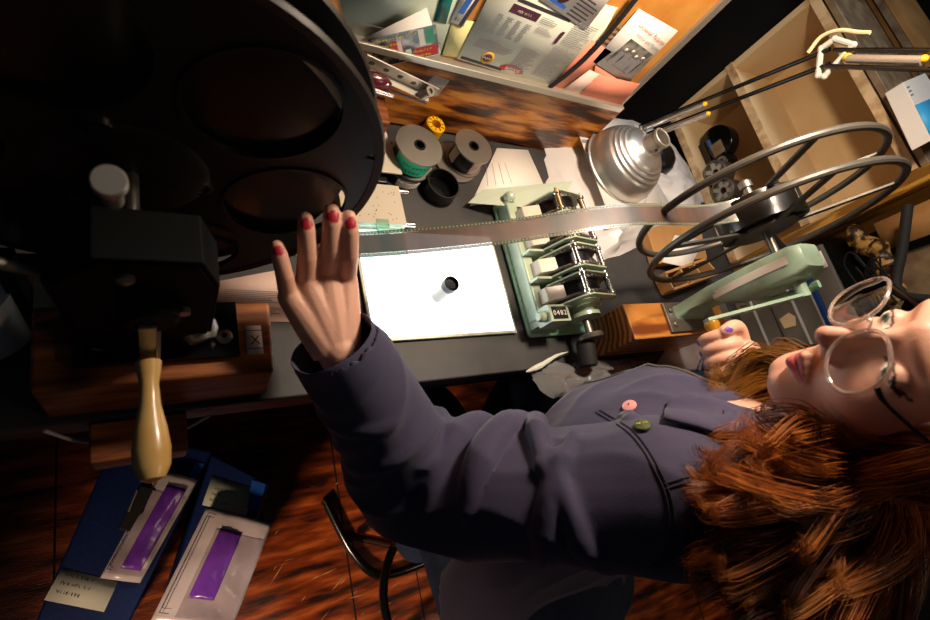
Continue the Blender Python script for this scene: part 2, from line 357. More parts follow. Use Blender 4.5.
def d_fly(R, T, P, m, A, W, H):
    R(.17, .12, .80, .62, 1); r = random.Random(2)
    for i in range(4): x = .24 + i * .14; R(x, .14, x + .10, .40 + .04 * (i % 2), 2); m.lathe(P(x + .05, .44 + .04 * (i % 2)), A[2], [(.035 * H, 0), (.035 * H, .0003)], 12, 3)
    T('Universal Pictures', .05, .82, .105, 4); T('Horror and Mystery', .17, .70, .085, 2)
sheet('film_flyer', 'white flyer with a dark group photo and red title pinned at board right', 'flyer', [(593, 62), (628, 84), (678, 31), (639, 9)], .5965, ['paper', 'photo_dark', 'ink_grey', 'paper_grey', 'ink_red'], d_fly)
m = MB(); m.tube(bez([at(545, 91, y=.592), at(575, 68, y=.592), at(603, 40, y=.592), at(640, -6, y=.592)]), .005, 6, flat=.3, up=V((0, -1, 0)))
tag(m.build('strap', 'black_rubber', loc=tuple(at(545, 91, y=.592))), 'thin black strap running diagonally across the notice board', 'strap')
m = MB(); a = at(430, 82, y=.5995); m.slab([a + V((-.01, 0, -.03)), a + V((.025, 0, -.025)), a + V((.03, 0, .012)), a + V((.0, 0, .016))], .001)
tag(m.build('sticky_tape', 'bag_clear', loc=tuple(a)), 'crumpled clear tape stuck on the wood strip near the perforated bracket', 'tape')

# perforated bracket and maroon stapler at left of the strip
t = thing('perforated_bracket', tuple(at(400, 80, y=.56)), 'grey metal bracket with a row of round holes below the postcard', 'bracket')
a, b_ = at(362, 58, y=.57), at(434, 92, y=.57); X = (b_ - a).normalized(); L_ = (b_ - a).length; Yd = V((0, -.35, 1)).normalized(); Yd = (Yd - X * Yd.dot(X)).normalized(); N = X.cross(Yd)
m = MB(); m.box((a + b_) / 2, (L_, .026, .002), 0, (X, Yd, N)); m.box((a + b_) / 2 - Yd * .013 - N * (-.006), (L_, .002, .012), 0, (X, Yd, N))
for i in range(5): m.cyl(a + X * (L_ * (.12 + .19 * i)) + N * .0008, a + X * (L_ * (.12 + .19 * i)) + N * .0016, .0045, seg=16, m=1)
m.build('rail', ['alu', 'black'], t, bevel=.0004)
m = MB(); m.cyl(a + X * (L_ * .05) - Yd * .035 + N * .012, a + X * (L_ * 1.0) - Yd * .018 + N * .012, .0022, seg=8); m.build('rod', 'chrome', t)
m = MB(); c = a + X * (L_ * .86) + N * .01; m.cyl(c - Yd * .008, c + Yd * .010, .007); m.ring(c + Yd * .012, Yd, .004, .008, .004, 16); m.build('clamp_screw', 'steel_dull', t)
m = MB(); a = at(372, 82, y=.55); m.ball(a, (.03, .012, .016), 0, 20, ax=(0, 0, 1)); m.cyl(a + V((-.03, 0, 0)), a + V((.02, 0, -.004)), .014)
t = thing('stapler', tuple(a), 'glossy maroon tool with chrome pin beside the perforated bracket', 'stapler'); m.build('body', 'maroon', t)
m = MB(); m.cyl(a + V((0, -.014, .0)), a + V((.03, -.014, -.004)), .003); m.build('pin', 'chrome', t)
m = MB(); m.b(.285, .325, .53, .585, .8, .875)
tag(m.build('wood_offcut', 'wood_dark_block', bevel=.002, loc=(.3, .55, .8)), 'small brown wood block below the perforated bracket', 'block')

# ------------------------------------------------------------------ light table
lb = thing('light_table', (.385, .30, .8), 'glowing white light table set on the black bench', 'light table')
def quad_at(px, z): return [at(u, v, z=z) for u, v in px]
LB = [(.262, .205), (.512, .205), (.512, .385), (.262, .385)]
def inset(q, d): c = (sum(p[0] for p in q) / 4, sum(p[1] for p in q) / 4); return [(x + (d if x < c[0] else -d), y + (d if y < c[1] else -d)) for x, y in q]
MB().hexa([(x, y, .8003) for x, y in LB], [(x, y, .806) for x, y in LB]).build('frame', 'lightbox_frame', lb, bevel=.001)
q = inset(LB, .005); MB().hexa([(x, y, .8055) for x, y in q], [(x, y, .8075) for x, y in q]).build('glowing_panel', 'lightbox_glow', lb)
# loupe
a = at(437, 297, z=.8078); t = thing('loupe', tuple(a), 'small black and clear magnifying loupe standing on the light table', 'loupe')
m = MB(); m.lathe(a, (0, 0, 1), [(.0092, 0), (.0092, .034), (.0095, .035)], 28, 0, close=False); m.build('clear_base', 'steel_dull', t)
m = MB(); m.lathe(a, (0, 0, 1), [(.0092, .0348), (.0118, .038), (.0118, .050), (.0095, .0505), (.0095, .047), (.0088, .046)], 28, 0, close=True); m.build('eyepiece', 'black', t)
m = MB(); m.lathe(a, (0, 0, 1), [(.0086, .045), (.0086, .0465)], 28); m.build('lens', 'black_gloss', t)

# ------------------------------------------------------------------ film rolls
def disc(o, r, h, hole=.012): return [(hole, 0), (r, 0), (r, h), (hole, h)]
def flange_roll(name, label, u, v, r, lab, zb):
    c = at(u, v, z=zb + .042); c.z = zb; t = thing(name, tuple(c), label, 'film reel', 'flanged film rolls standing on the bench')
    MB().lathe(c, (0, 0, 1), disc(0, r, .0025), 48, close=True).build('lower_flange', 'steel_dull', t)
    MB().lathe(c + V((0, 0, .0026)), (0, 0, 1), disc(0, r - .006, .036), 48, close=True).build('film_roll', 'film_roll', t)
    MB().lathe(c + V((0, 0, .0388)), (0, 0, 1), [(.010, 0), (r, 0), (r, .003), (.010, .003)], 56, close=True).build('upper_flange', 'reel_spun', t)
    MB().lathe(c + V((0, 0, .0)), (0, 0, 1), [(.007, .002), (.0098, .002), (.0098, .043), (.007, .043)], 20, close=True).build('core', 'black', t)
    for k, (mn, a0, a1, h0, h1) in enumerate(lab):
        m = MB(); m.lathe(c, (0, 0, 1), [(r - .0055, h0), (r - .0045, h0), (r - .0045, h1), (r - .0055, h1)], 24, 0, a0=math.radians(a0), a1=math.radians(a1), close=True)
        m.build('label', mn, t)
    return t, c
mat('reel_spun', 'a09a92', .3, .85, bump=.05)
t1, c1 = flange_roll('flanged_film_roll', 'film roll with grey flange and bright green label, nearest the dark reel', 420, 145, .0395, [('green_label', 195, 300, .006, .036)], .8185)
o = MB()
for k, s_ in enumerate(['Universal', 'HORROR']):
    for i, ch in enumerate(s_):
        a = math.radians(222 + i * 8.2 + (4 if k else 0)); d = V((math.cos(a), math.sin(a), 0)); o.text(ch, c1 + d * .0353 + V((0, 0, .022 - .012 * k)), V((-d.y, d.x, 0)), V((0, 0, 1)), .009, 0, .0002)
o.build('label_writing', 'ink', t1)
t3, c3 = flange_roll('flanged_film_roll', 'film roll with grey flange and white taped edge, right of the green-labelled roll', 474, 146, .036, [('paper', 175, 205, .006, .036), ('paper_pink', 265, 320, .004, .036)], .8065)
# the cans beneath
def can(label, u, v, r, h, z=.8, lid=False, ax=(0, 0, 1)):
    c = at(u, v, z=z + h); c.z = z; t = thing('film_can', tuple(c), label, 'film can', 'black film cans on the bench')
    MB().lathe(c, ax, [(0, 0), (r, 0), (r, h), (r - .002, h), (r - .002, .003), (0, .003)], 44).build('can_body', 'black', t, smooth=30)
    MB().lathe(c, ax, [(r, .0), (r + .002, 0), (r + .002, .004), (r, .004)], 44, close=True).build('rim', 'black_gloss', t)
    return t, c
ct, cc = can('open empty black film can in front of the two flanged rolls', 444, 183, .029, .028)
MB().lathe(cc, (0, 0, 1), [(.0, .0034), (.024, .0034), (.024, .006), (.022, .006), (.022, .0045), (0, .0045)], 32).build('inner_disc', 'black_gloss', ct)
m = MB(); c = V((c1.x - .006, c1.y - .010, .8)); m.lathe(c, (0, 0, 1), [(0, 0), (.034, 0), (.034, .018), (0, .018)], 40); t = thing('film_can', tuple(c), 'closed black film can with blank white label below the green-labelled roll', 'film can'); m.build('can_body', 'black', t, bevel=.001)
m = MB(); m.lathe(c, (0, 0, 1), [(.0342, .003), (.0346, .003), (.0346, .016), (.0342, .016)], 16, 0, a0=math.radians(232), a1=math.radians(300), close=True); m.build('label', 'paper', t)
m = MB(); c = V((c3.x - .014, c3.y - .004, .8)); m.lathe(c, (0, 0, 1), [(0, 0), (.042, 0), (.042, .006), (.0, .006)], 40); tag(m.build('loose_flange', 'steel_dull', bevel=.0006, loc=tuple(c)), 'loose grey flange disc lying under the right-hand flanged roll', 'flange')
c = at(435, 126, z=.83); c.z = .8; t = thing('film_core', tuple(c), 'bright yellow plastic film core behind the flanged rolls', 'film core')
m = MB(); m.lathe(c, (0, 0, 1), [(.009, 0), (.0175, 0), (.0175, .034), (.0155, .036), (.009, .036)], 36, close=True); m.build('hub', 'yellow_plastic', t)
m = MB()
for i in range(10): a = i * math.pi / 5; m.box(c + V((math.cos(a) * .0128, math.sin(a) * .0128, .0372)), (.005, .0012, .002), 0, (V((math.cos(a), math.sin(a), 0)), V((-math.sin(a), math.cos(a), 0)), V((0, 0, 1))))
m.build('rib', 'wood_yellow', t)

# ------------------------------------------------------------------ splicer at the left of the light table
t = thing('tape_splicer', (.3, .42, .8), 'pinkish metal tape splicer with drilled plate beside the dark reel', 'splicer')
m = MB(); m.b(.245, .345, .385, .455, .8005, .822, 0); r_ = random.Random(4)
for i in range(26): x, y = r_.uniform(.25, .34), r_.uniform(.39, .45); m.cyl((x, y, .822), (x, y, .8223), .0009, seg=8, m=1)
m.build('base_plate', ['pale_enamel', 'black'], t, bevel=.001)
for y in (.39, .45): MB().cyl((.343, y, .815), (.362, y, .815), .004).build('hinge_pin', 'chrome', t)
m = MB(); m.slab([(.30, .47, .83), (.35, .47, .83), (.345, .50, .83), (.335, .56, .83), (.31, .56, .83), (.32, .50, .83)], .004); m.build('lever', 'pale_enamel', t, bevel=.001)
m = MB(); m.b(.25, .33, .46, .56, .8005, .82); m.build('housing', 'black', t, bevel=.003)
m = MB(); m.b(.25, .34, .334, .384, .8005, .816); m.build('clear_guide', 'glass_green', t, bevel=.001)
m = MB(); m.b(.295, .315, .37, .392, .8165, .824); m.build('catch', 'glass_green', t, bevel=.001)

# ------------------------------------------------------------------ synchroniser
sy = thing('film_synchronizer', (.60, .31, .8), 'green four-gang film synchronizer with chrome rollers beside the light table', 'film synchronizer')
m = MB(); m.b(.531, .672, .195, .445, .8003, .812, 0); m.build('base_plate', 'green_hammer', sy, bevel=.006)
m = MB(); m.b(.534, .556, .215, .437, .812, .842); m.build('side_rail', 'green_enamel', sy, bevel=.004)
AX, AZ = .618, .856
MB().cyl((AX, .21, AZ), (AX, .430, AZ), .009).build('shaft', 'steel_dull', sy)
for i in range(4):
    y = .236 + i * .050
    m = MB()
    for dy in (0, .026):
        m.lathe((AX, y + dy, AZ), (0, 1, 0), [(.036, 0), (.047, 0), (.047, .0035), (.036, .0035)], 48, close=True)
        for k in range(40): a = 2 * math.pi * k / 40; d = V((math.cos(a), 0, math.sin(a))); m.box(V((AX, y + dy + .0018, AZ)) + d * .048, (.003, .0018, .003), 0, (d, V((0, 1, 0)), V((-d.z, 0, d.x))))
    m.lathe((AX, y + .0035, AZ), (0, 1, 0), [(.012, 0), (.039, 0), (.039, .0225), (.012, .0225)], 40, 1, close=True)
    m.build('sprocket', ['steel_dull', 'black'], sy)
    for x, z in ((AX - .026, AZ + .048), (AX + .034, AZ + .040)):
        m = MB(); m.lathe((x, y - .008, z), (0, 1, 0), [(.003, 0), (.003, .004), (.0068, .005), (.0068, .009), (.0048, .011), (.0048, .033), (.0068, .035), (.0068, .039), (.003, .040), (.003, .046)], 20); m.build('roller', 'chrome', sy)
    m = MB()
    for yy in (y - .006, y + .033):
        P = [(AX - .058, yy, AZ - .006), (AX - .036, yy, AZ + .046), (AX - .022, yy, AZ + .056), (AX + .036, yy, AZ + .046), (AX + .046, yy, AZ + .032), (AX + .034, yy, AZ + .028), (AX - .01, yy, AZ + .042), (AX - .03, yy, AZ + .034), (AX - .044, yy, AZ - .008)]
        m.slab(P, -.003)
    m.build('roller_arm', 'green_enamel', sy, bevel=.0006)
    m = MB(); m.hexa([(AX - .074, y + .001, .828), (AX - .044, y + .001, .828), (AX - .044, y + .026, .828), (AX - .074, y + .026, .828)], [(AX - .070, y + .001, .860), (AX - .040, y + .001, .872), (AX - .040, y + .026, .872), (AX - .070, y + .026, .860)]); m.build('release_block', 'pale_enamel', sy, bevel=.002)
    m = MB(); m.b(AX - .082, AX + .04, y - .010, y - .006, .812, .862 - .0); m.build('divider', 'green_enamel', sy)
m = MB(); m.lathe((AX, .234, AZ), (0, -1, 0), [(.032, 0), (.032, .004), (.022, .008), (.018, .018), (.026, .022), (.026, .028), (.015, .030)], 36); m.build('hub_cone', 'green_enamel', sy)
m = MB(); m.b(.535, .575, .200, .228, .835, .868, 0); m.b(.540, .570, .2035, .2245, .868, .8685, 1); m.b(.536, .59, .205, .228, .812, .835, 0)
for k in range(4): m.text('0482'[k], V((.5415 + k * .0072, .210, .8686)), (1, 0, 0), (0, 1, 0), .0115, 2, .0002)
m.build('counter', ['green_enamel', 'black', 'paper'], sy, bevel=.001)
m = MB(); m.lathe((.535, .214, .852), (-1, 0, 0), [(.009, 0), (.009, .008), (.006, .012)], 20); m.build('reset_knob', 'green_enamel', sy)
m = MB(); m.cyl((AX, .205, AZ), (AX, .178, AZ), .006); m.lathe((AX, .178, AZ), (0, -1, 0), [(.019, 0), (.021, .003), (.019, .008), (.012, .009)], 28); m.build('hand_wheel', 'steel_dull', sy)
m = MB(); m.cyl((AX + .035, .20, AZ + .02), (AX + .06, .20, AZ + .022), .002, seg=8); m.build('lock_pin', 'chrome', sy)
m = MB(); c = V((AX, .155, AZ - .03)); m.lathe((AX - .004, .172, AZ - .012), (0, -1, -.2), [(.013, 0), (.0155, .006), (.0155, .040), (.012, .044)], 24); m.build('crank_grip', 'black_rubber', sy)
m = MB(); m.tube([(.542, .43, .84), (.542, .447, .84)], .008, 12); m.ball((.542, .440, .845), .010); m.build('end_lug', 'green_enamel', sy)
# ------------------------------------------------------------------ wooden blocks and rewinds
wb = thing('wood_block', (.02, .19, .8), 'long reddish wood block under the dark left-hand rewind, X label on its end', 'wood block')
m = MB(); m.hexa([(-.088, .150, .8003), (.118, .150, .8003), (.118, .235, .8003), (-.088, .235, .8003)], [(-.088, .152, .895), (.113, .152, .895), (.116, .232, .895), (-.088, .232, .895)]); m.build('block_body', 'wood_dark_block', wb, bevel=.004)
m = MB(); m.b(.088, .104, .172, .204, .8952, .8958, 0); m.b(.088, .104, .178, .1788, .8959, .8961, 1); m.b(.088, .104, .198, .1988, .8959, .8961, 1); m.text('X', (.092, .183, .8959), (1, 0, 0), (0, 1, 0), .014, 1, .0003)
m.build('label', ['paper', 'ink'], wb, smooth=None)
tag(MB().b(-.055, .035, .10, .1425, .74, .79).build('wood_bracket', 'wood_dark_block', bevel=.003, loc=(0, .12, .74)), 'small reddish wood bracket on the bench front below the long block', 'bracket')
m = MB(); m.tube(bez([(-.09, .138, .80), (-.06, .128, .765), (-.01, .125, .757), (.03, .128, .76), (.06, .139, .77)]), .0018, 6)
tag(m.build('cord', 'paper', loc=(0, .13, .76)), 'thin white cord hanging below the front of the left wood block', 'cord')

def reel(name, label, c, ax, R_, mats, gap, holes=None, hub=.028, wire=False, film=None):
    t = thing(name, tuple(c), label, 'film reel'); X, Y, Z = frame(ax, (1, 0, 0)); c = V(c)
    for k in (0, 1):
        m = MB(); o = c + Z * (gap * k)
        if wire:
            pts = [o + X * (R_ * math.cos(a)) + Y * (R_ * math.sin(a)) for a in [2 * math.pi * i / 96 for i in range(96)]]
            m.tube(pts, .0055, 10, closed=True, up=Z)
            for i in range(5):
                a = 2 * math.pi * i / 5 + .35; d = X * math.cos(a) + Y * math.sin(a); e = X * -math.sin(a) + Y * math.cos(a)
                m.box(o + d * (R_ * .5), (R_, .013, .003), 0, (d, e, Z))
            m.lathe(o, Z, [(.006, -.002), (.045, -.002), (.045, .002), (.006, .002)], 40, close=True)
        else:   # pressed plate with round lightening holes, built from a polar grid with the holes cut as rings
            nh, hr, hc = holes; th = .003
            seg = 40; vs = []; fs = []
            for i in range(nh):
                a0 = math.radians(12.5) + 2 * math.pi * i / nh; cx_, cy_ = hc * math.cos(a0), hc * math.sin(a0)
                loop = []; outer = []
                for k2 in range(seg):
                    b_ = 2 * math.pi * k2 / seg; px, py = cx_ + hr * math.cos(a0 + b_), cy_ + hr * math.sin(a0 + b_); loop.append((px, py))
                    # outer: boundary of the sector (wedge between hub and rim)
                    dx, dy = math.cos(b_), math.sin(b_); t_ = 1e9; half = math.pi / nh
                    # ray from the hole centre until leaving the wedge
                    lo_, hi_ = hr, .4
                    for _ in range(26):
                        mid = (lo_ + hi_) / 2; qx, qy = hc + mid * dx, mid * dy; rr = math.hypot(qx, qy); an = abs(math.atan2(qy, qx))
                        if hub * .6 < rr < R_ and an < half: lo_ = mid
                        else: hi_ = mid
                    qx, qy = hc + lo_ * dx, lo_ * dy
                    outer.append((qx * math.cos(a0) - qy * math.sin(a0), qx * math.sin(a0) + qy * math.cos(a0)))
                n = len(vs)
                lip = [(cx_ + (px - cx_) * 1.05, cy_ + (py - cy_) * 1.05) for px, py in loop]
                for ring_, h in ((outer, th), (lip, th), (lip, th + .002), (loop, th + .002), (loop, -.001), (lip, 0), (outer, 0)):
                    vs += [o + X * p[0] + Y * p[1] - Z * h for p in ring_]
                for r_ in range(6):
                    for k2 in range(seg):
                        q = (k2 + 1) % seg; fs.append((n + r_ * seg + k2, n + r_ * seg + q, n + (r_ + 1) * seg + q, n + (r_ + 1) * seg + k2))
            m.add(vs, fs, 0)
            m.lathe(o, Z, [(R_ - .006, -.0035), (R_ + .001, -.005), (R_ + .003, -.001), (R_ + .001, .003), (R_ - .006, .001)], 96, 0, close=True)
            m.lathe(o, Z, [(.006, -.006), (hub, -.006), (hub + .006, -.003), (hub + .006, 0), (.006, 0)], 48, 0, close=True)
            for i in range(3):
                a = math.radians(12) + 2 * math.pi * i / 3; p = o + X * (.052 * math.cos(a)) + Y * (.052 * math.sin(a))
                m.lathe(p, Z, [(.006, -.0055), (.009, -.0055), (.009, -.001), (.006, -.001)], 24, 1, close=True)
        m.build('flange', mats, t)
    m = MB(); m.lathe(c, Z, [(hub, .002), (hub, gap - .002)], 40); m.build('hub', mats, t)
    if film: m = MB(); m.lathe(c, Z, [(hub, .004), (film, .004), (film, gap - .004), (hub, gap - .004)], 64, close=True); m.build('film_roll', 'film_roll', t)
    return t
CL = V((-.008, .283, 1.045)); CR = V((.805, .252, 1.085))
reel('film_reel', 'huge dark film reel with round holes on the left-hand rewind', CL, (0, 1, 0), .197, ['reel_dark', 'chrome'], .042, holes=(6, .0545, .127), hub=.05, film=.172)
reel('film_reel', 'spinning wire-rimmed grey film reel on the right-hand rewind', CR, (-.05, 1, 0), .176, ['reel_grey', 'green_enamel'], .050, wire=True, film=.062)

# left rewind: dark gear housing, foot plate, crank and knob
t = thing('film_rewind', (0, .20, .895), 'dark left-hand rewind with octagonal gear housing and crank, bolted to long block', 'film rewind')
m = MB()
H = [(-.052, .935), (-.048, .908), (-.026, .895), (.030, .895), (.046, .908), (.052, .935), (.050, 1.040), (.036, 1.080), (-.030, 1.085), (-.060, 1.05)]
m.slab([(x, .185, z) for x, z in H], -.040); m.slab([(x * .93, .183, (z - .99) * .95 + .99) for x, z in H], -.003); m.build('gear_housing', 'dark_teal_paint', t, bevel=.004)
m = MB(); m.b(-.058, .080, .170, .228, .8955, .905, 0)
for x in (-.038, .066): m.lathe((x, .190, .905), (0, 0, 1), [(.008, 0), (.008, .002), (.005, .0035)], 20, 1); m.lathe((x, .190, .9085), (0, 0, 1), [(.0, 0), (.0028, 0), (.0028, .0006), (0, .0006)], 6, 0)
m.build('foot_plate', ['black_gloss', 'steel_dull'], t, bevel=.003)
m = MB(); m.cyl((-.008, .183, 1.045), (-.008, .340, 1.045), .006); m.build('spindle', 'steel_dull', t)
m = MB(); m.lathe((-.016, .205, 1.140), (0, -.35, 1), [(.006, -.04), (.0065, 0), (.0095, .002), (.0095, .008), (.0085, .010)], 28); m.build('spindle_knob', 'alu', t)
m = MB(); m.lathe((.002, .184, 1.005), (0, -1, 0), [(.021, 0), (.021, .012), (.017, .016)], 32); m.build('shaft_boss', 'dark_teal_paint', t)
m = MB(); m.lathe((-.012, .184, 1.06), (0, -1, 0), [(.006, 0), (.006, .004), (.003, .006)], 18); m.build('screw', 'steel_dull', t)
m = MB(); m.lathe((.026, .184, 1.00), (0, -1, 0), [(.005, 0), (.005, .006)], 16); m.build('screw', 'steel_dull', t)
m = MB(); m.box((0, .168, .967), (.013, .006, .075)); m.cyl((.008, .176, 1.0), (.007, .160, .93), .0022, seg=8); m.build('crank_arm', 'steel_dull', t, bevel=.001)
m = MB(); m.lathe((0, .163, .935), (0, -1, -.02), [(.003, 0), (.0085, .001), (.0105, .004), (.0095, .012), (.0075, .024), (.0085, .042), (.0125, .062), (.0148, .080), (.0140, .094), (.0095, .104), (.003, .107)], 32); m.build('crank_grip', 'wood_pale', t)
m = MB(); m.lathe((.040, .20, .925), (.3, -1, -.2), [(.010, 0), (.017, .004), (.017, .012), (.012, .02)], 28); m.build('brake_drum', 'steel_dull', t)
m = MB(); m.tube([(-.12, .2, 1.055), (-.085, .2, 1.048), (-.056, .2, 1.03), (-.046, .195, .975)], [.0045, .0045, .004, .003], 10); m.build('release_lever', 'steel_dull', t)

# right rewind
bR = thing('wood_block', (.76, .20, .8), 'short varnished wood block with clear end grain under the green rewind', 'wood block')
m = MB(); m.hexa([(.668, .150, .8003), (.90, .150, .8003), (.90, .215, .8003), (.672, .215, .8003)], [(.648, .146, .915), (.90, .146, .915), (.90, .207, .915), (.648, .207, .915)]); m.build('block_body', 'wood_block', bR, bevel=.003)
t = thing('film_rewind', (.79, .19, .915), 'pale green right-hand rewind with tape stripe and long crank, on short block', 'film rewind')
m = MB(); m.b(.735, .865, .152, .204, .9153, .921, 0)
for x, y in ((.748, .165), (.748, .190), (.852, .165), (.852, .190)): m.lathe((x, y, .921), (0, 0, 1), [(.005, 0), (.005, .002), (.003, .003)], 16, 0)
m.build('foot_plate', 'steel_dull', t, bevel=.002)
m = MB()
sec = [(.918, .170, .198, .030), (.926, .176, .198, .026), (.945, .180, .202, .022), (.985, .180, .206, .021), (1.000, .168, .206, .024), (1.03, .162, .206, .027), (1.08, .160, .206, .029), (1.118, .162, .206, .027), (1.132, .170, .204, .018)]
vs = []; k = 16
for z, y0, y1, hw in sec:
    yc, hy = (y0 + y1) / 2, (y1 - y0) / 2
    for i in range(k):
        a = 2 * math.pi * i / k; ca, sa = math.cos(a), math.sin(a); e = .28
        vs.append((.795 + 1.35 * hw * abs(ca) ** e * (1 if ca > 0 else -1), yc + hy * abs(sa) ** e * (1 if sa > 0 else -1), z))
m.add(vs, [(j * k + i, j * k + (i + 1) % k, (j + 1) * k + (i + 1) % k, (j + 1) * k + i) for j in range(len(sec) - 1) for i in range(k)] + [tuple(range(k))[::-1], tuple(range((len(sec) - 1) * k, len(sec) * k))], 0)
m.build('stand', 'mint', t, smooth=40)
m = MB(); P = [(.7655, .990), (.7620, 1.002), (.7576, 1.03), (.7548, 1.08), (.7570, 1.116)]; vs = []
for x, z in P: vs += [(x, .180, z), (x, .192, z)]
m.add(vs, [(2 * i, 2 * i + 1, 2 * i + 3, 2 * i + 2) for i in range(4)]); m.build('white_tape', 'tape_white', t, smooth=None)
m = MB(); m.box((.8, .1588, 1.01), (.012, .0006, .009)); m.build('tape_scrap', 'brown_scuff', t)
m = MB(); m.tube([(.815, .158, 1.03), (.83, .150, 1.08), (.818, .15, 1.115)], [.003, .008, .006], 12, flat=.5); m.build('brake_lever', 'green_hammer', t)
m = MB(); m.cyl(CR + V((0, -.07, 0)), CR + V((0, .085, 0)), .006); m.lathe(CR + V((0, .075, 0)), (0, 1, 0), [(.010, 0), (.010, .01), (.006, .014)], 20); m.build('spindle', 'steel_dull', t)
p0, p1 = V((.800, .140, 1.098)), V((.662, .132, 1.036)); d = (p1 - p0).normalized(); e = d.cross(V((0, 1, 0)))
m = MB(); m.box((p0 + p1) / 2, ((p1 - p0).length + .014, .005, .014), 0, (d, V((0, 1, 0)), -e)); m.cyl(p0 + V((0, .03, 0)), p0 - V((0, .004, 0)), .009); m.build('crank_arm', 'mint', t, bevel=.001)
m = MB(); m.lathe(p1 + V((0, -.002, 0)), (0, -1, -.05), [(.003, 0), (.0095, .001), (.0105, .006), (.0080, .016), (.0075, .026), (.010, .042), (.0135, .058), (.0135, .070), (.009, .080), (.002, .083)], 28); m.build('crank_grip', 'wood_yellow', t)
GR0, GR1 = p1, p1 + V((0, -.085, -.004))

# film running across from reel to reel
fp = bez([(.000, .302, .973), (.10, .300, .920), (.20, .290, .924), (.38, .288, .972), (.56, .290, 1.037), (.72, .283, 1.072), (.80, .280, 1.147)], 60)
fm = thing('film_strip', tuple(fp[20]), 'brown 35mm film strip running from the left reel to the right reel', 'film strip')
def ribbon(y0, y1, dz=0, th=.0003):
    m = MB(); vs = []
    for p in fp: vs += [p + V((0, y0, dz)), p + V((0, y1, dz))]
    return m.add(vs, [(2 * i, 2 * i + 1, 2 * i + 3, 2 * i + 2) for i in range(len(fp) - 1)])
ribbon(-.0125, .0125).build('picture_area', 'film_image', fm); ribbon(-.0175, -.0127).build('edge_track', 'film_edge', fm); ribbon(.0127, .0175).build('edge_track', 'film_edge', fm)
m = MB(); pw = []
for i in range(0, 59):
    for f_ in (.1, .35, .6, .85):
        p = fp[i].lerp(fp[i + 1], f_); dx = (fp[i + 1] - fp[i]).normalized()
        for s_ in (-.0151, .0151): m.box(p + V((0, s_, .0002)), (.0016, .0020, .0002), 0, (dx, V((0, 1, 0)), dx.cross(V((0, 1, 0)))))
m.build('perforations', 'perf', fm, smooth=None)['kind'] = 'stuff'

# ------------------------------------------------------------------ papers, bag, reflector
def d_doc(R, T, P, m, A, W, H): lines(R, .1, .9, .15, .85, 14, 1, 3)
sheet('paper_sheet', 'white printed sheet lying on the bench under the left hand', 'paper', [(215, 320), (300, 322), (288, 268), (214, 282)], None, ['paper_pink', 'ink_grey'], d_doc, zz=.8012)
sheet('paper_sheet', 'white sheet with faint drawing between the film rolls and the synchronizer', 'paper', [(470, 206), (548, 194), (528, 150), (497, 148)], None, ['paper', 'ink_grey'], lambda R, T, P, m, A, W, H: [m.tube([P(.3 + .1 * i, .3), P(.4 + .08 * i, .7)], .0004, 4, 1) for i in range(4)], zz=.8015)
0 and sheet('paper_sheet', 'second white sheet lying askew behind the drawing sheet', 'paper', [(500, 178), (549, 192), (552, 165), (520, 150)], None, ['paper_pink', 'ink_grey'], None, zz=.8028)
p = [at(478, 194, z=.822), at(562, 200, z=.83), at(572, 182, z=.85), at(478, 194, z=.83)]
m = MB(); m.slab([at(468, 203, z=.815), at(556, 210, z=.865), at(573, 181, z=.868), at(482, 190, z=.815)], .0006)
tag(m.build('folded_card', 'pale_green_sheet', loc=tuple(at(468, 203, z=.815))), 'pale green card standing across the back end of the synchronizer', 'card')
# plastic bag: lumpy translucent sheet heap
def heap(name, label, cat, outline, z0, hmax, mname, seed, n=22, amp=.012, ztop=None):
    c = sum((V(p) for p in outline), V()) / len(outline); k = len(outline); P = []
    per = bez([*outline, outline[0]], 64)
    for i in range(n + 1):
        f = i / n; row = []
        for q in per:
            p = c.lerp(q, 1 - f * .999); h = hmax * math.sin(min(1, f * 1.6) * math.pi / 2)
            nz = noise.noise(V((p.x * 28, p.y * 28, seed))) * amp * 1.2 + abs(noise.noise(V((p.x * 60 + p.y * 30, p.y * 40, seed + 3)))) * amp
            p = p + V((nz * .6, -nz * .5, 0)); p.z = z0 + h * (.75 + .25 * math.sin(p.x * 30)) + (nz * f * 1.3 if f > 0 else 0); row.append(p)
        P.append(row)
    m = MB(); m.grid(P); o = m.build(name, mname, smooth=None, loc=(c.x, c.y, z0)); return tag(o, label, cat)
Z1 = .802
heap('plastic_bag', 'milky translucent plastic bag heaped under the aluminium lamp reflector', 'bag', [at(598, 262, z=Z1), at(660, 236, z=Z1), at(692, 222, z=Z1), at(700, 190, z=Z1), at(668, 140, z=Z1), at(630, 116, z=.81), at(566, 114, z=.84), at(545, 165, z=Z1), at(560, 225, z=Z1)], .801, .050, 'bag_film', 3, amp=.020)
sheet('paper_sheet', 'white sheet with a curled corner under the aluminium reflector', 'paper', [(607, 210), (664, 206), (633, 122), (572, 116)], None, ['paper', 'ink_grey'], lambda R, T, P, m, A, W, H: lines(R, .1, .5, .6, .9, 3, 1, 3), zz=.852)
sheet('paper_sheet', 'lower white sheet poking out below the aluminium reflector', 'paper', [(612, 222), (676, 214), (650, 170), (590, 150)], None, ['paper', 'ink_grey'], None, zz=.847)
c = V((.842, .532, .856)); t = thing('lamp_reflector', tuple(c), 'bare spun aluminium lamp reflector with open neck, lying on papers', 'lamp reflector')
prof = [(.084, 0), (.087, .001), (.087, .003), (.083, .004)]
for i in range(33):
    a = math.radians(4 + 74 * i / 32); rp = .0012 * (abs(math.sin(i * math.pi / 3)) if 12 < i < 25 else 0); prof.append(((.082 - rp) * math.cos(a) ** .9, .005 + .076 * math.sin(a) - rp))
prof += [(.0205, .083), (.019, .088)]
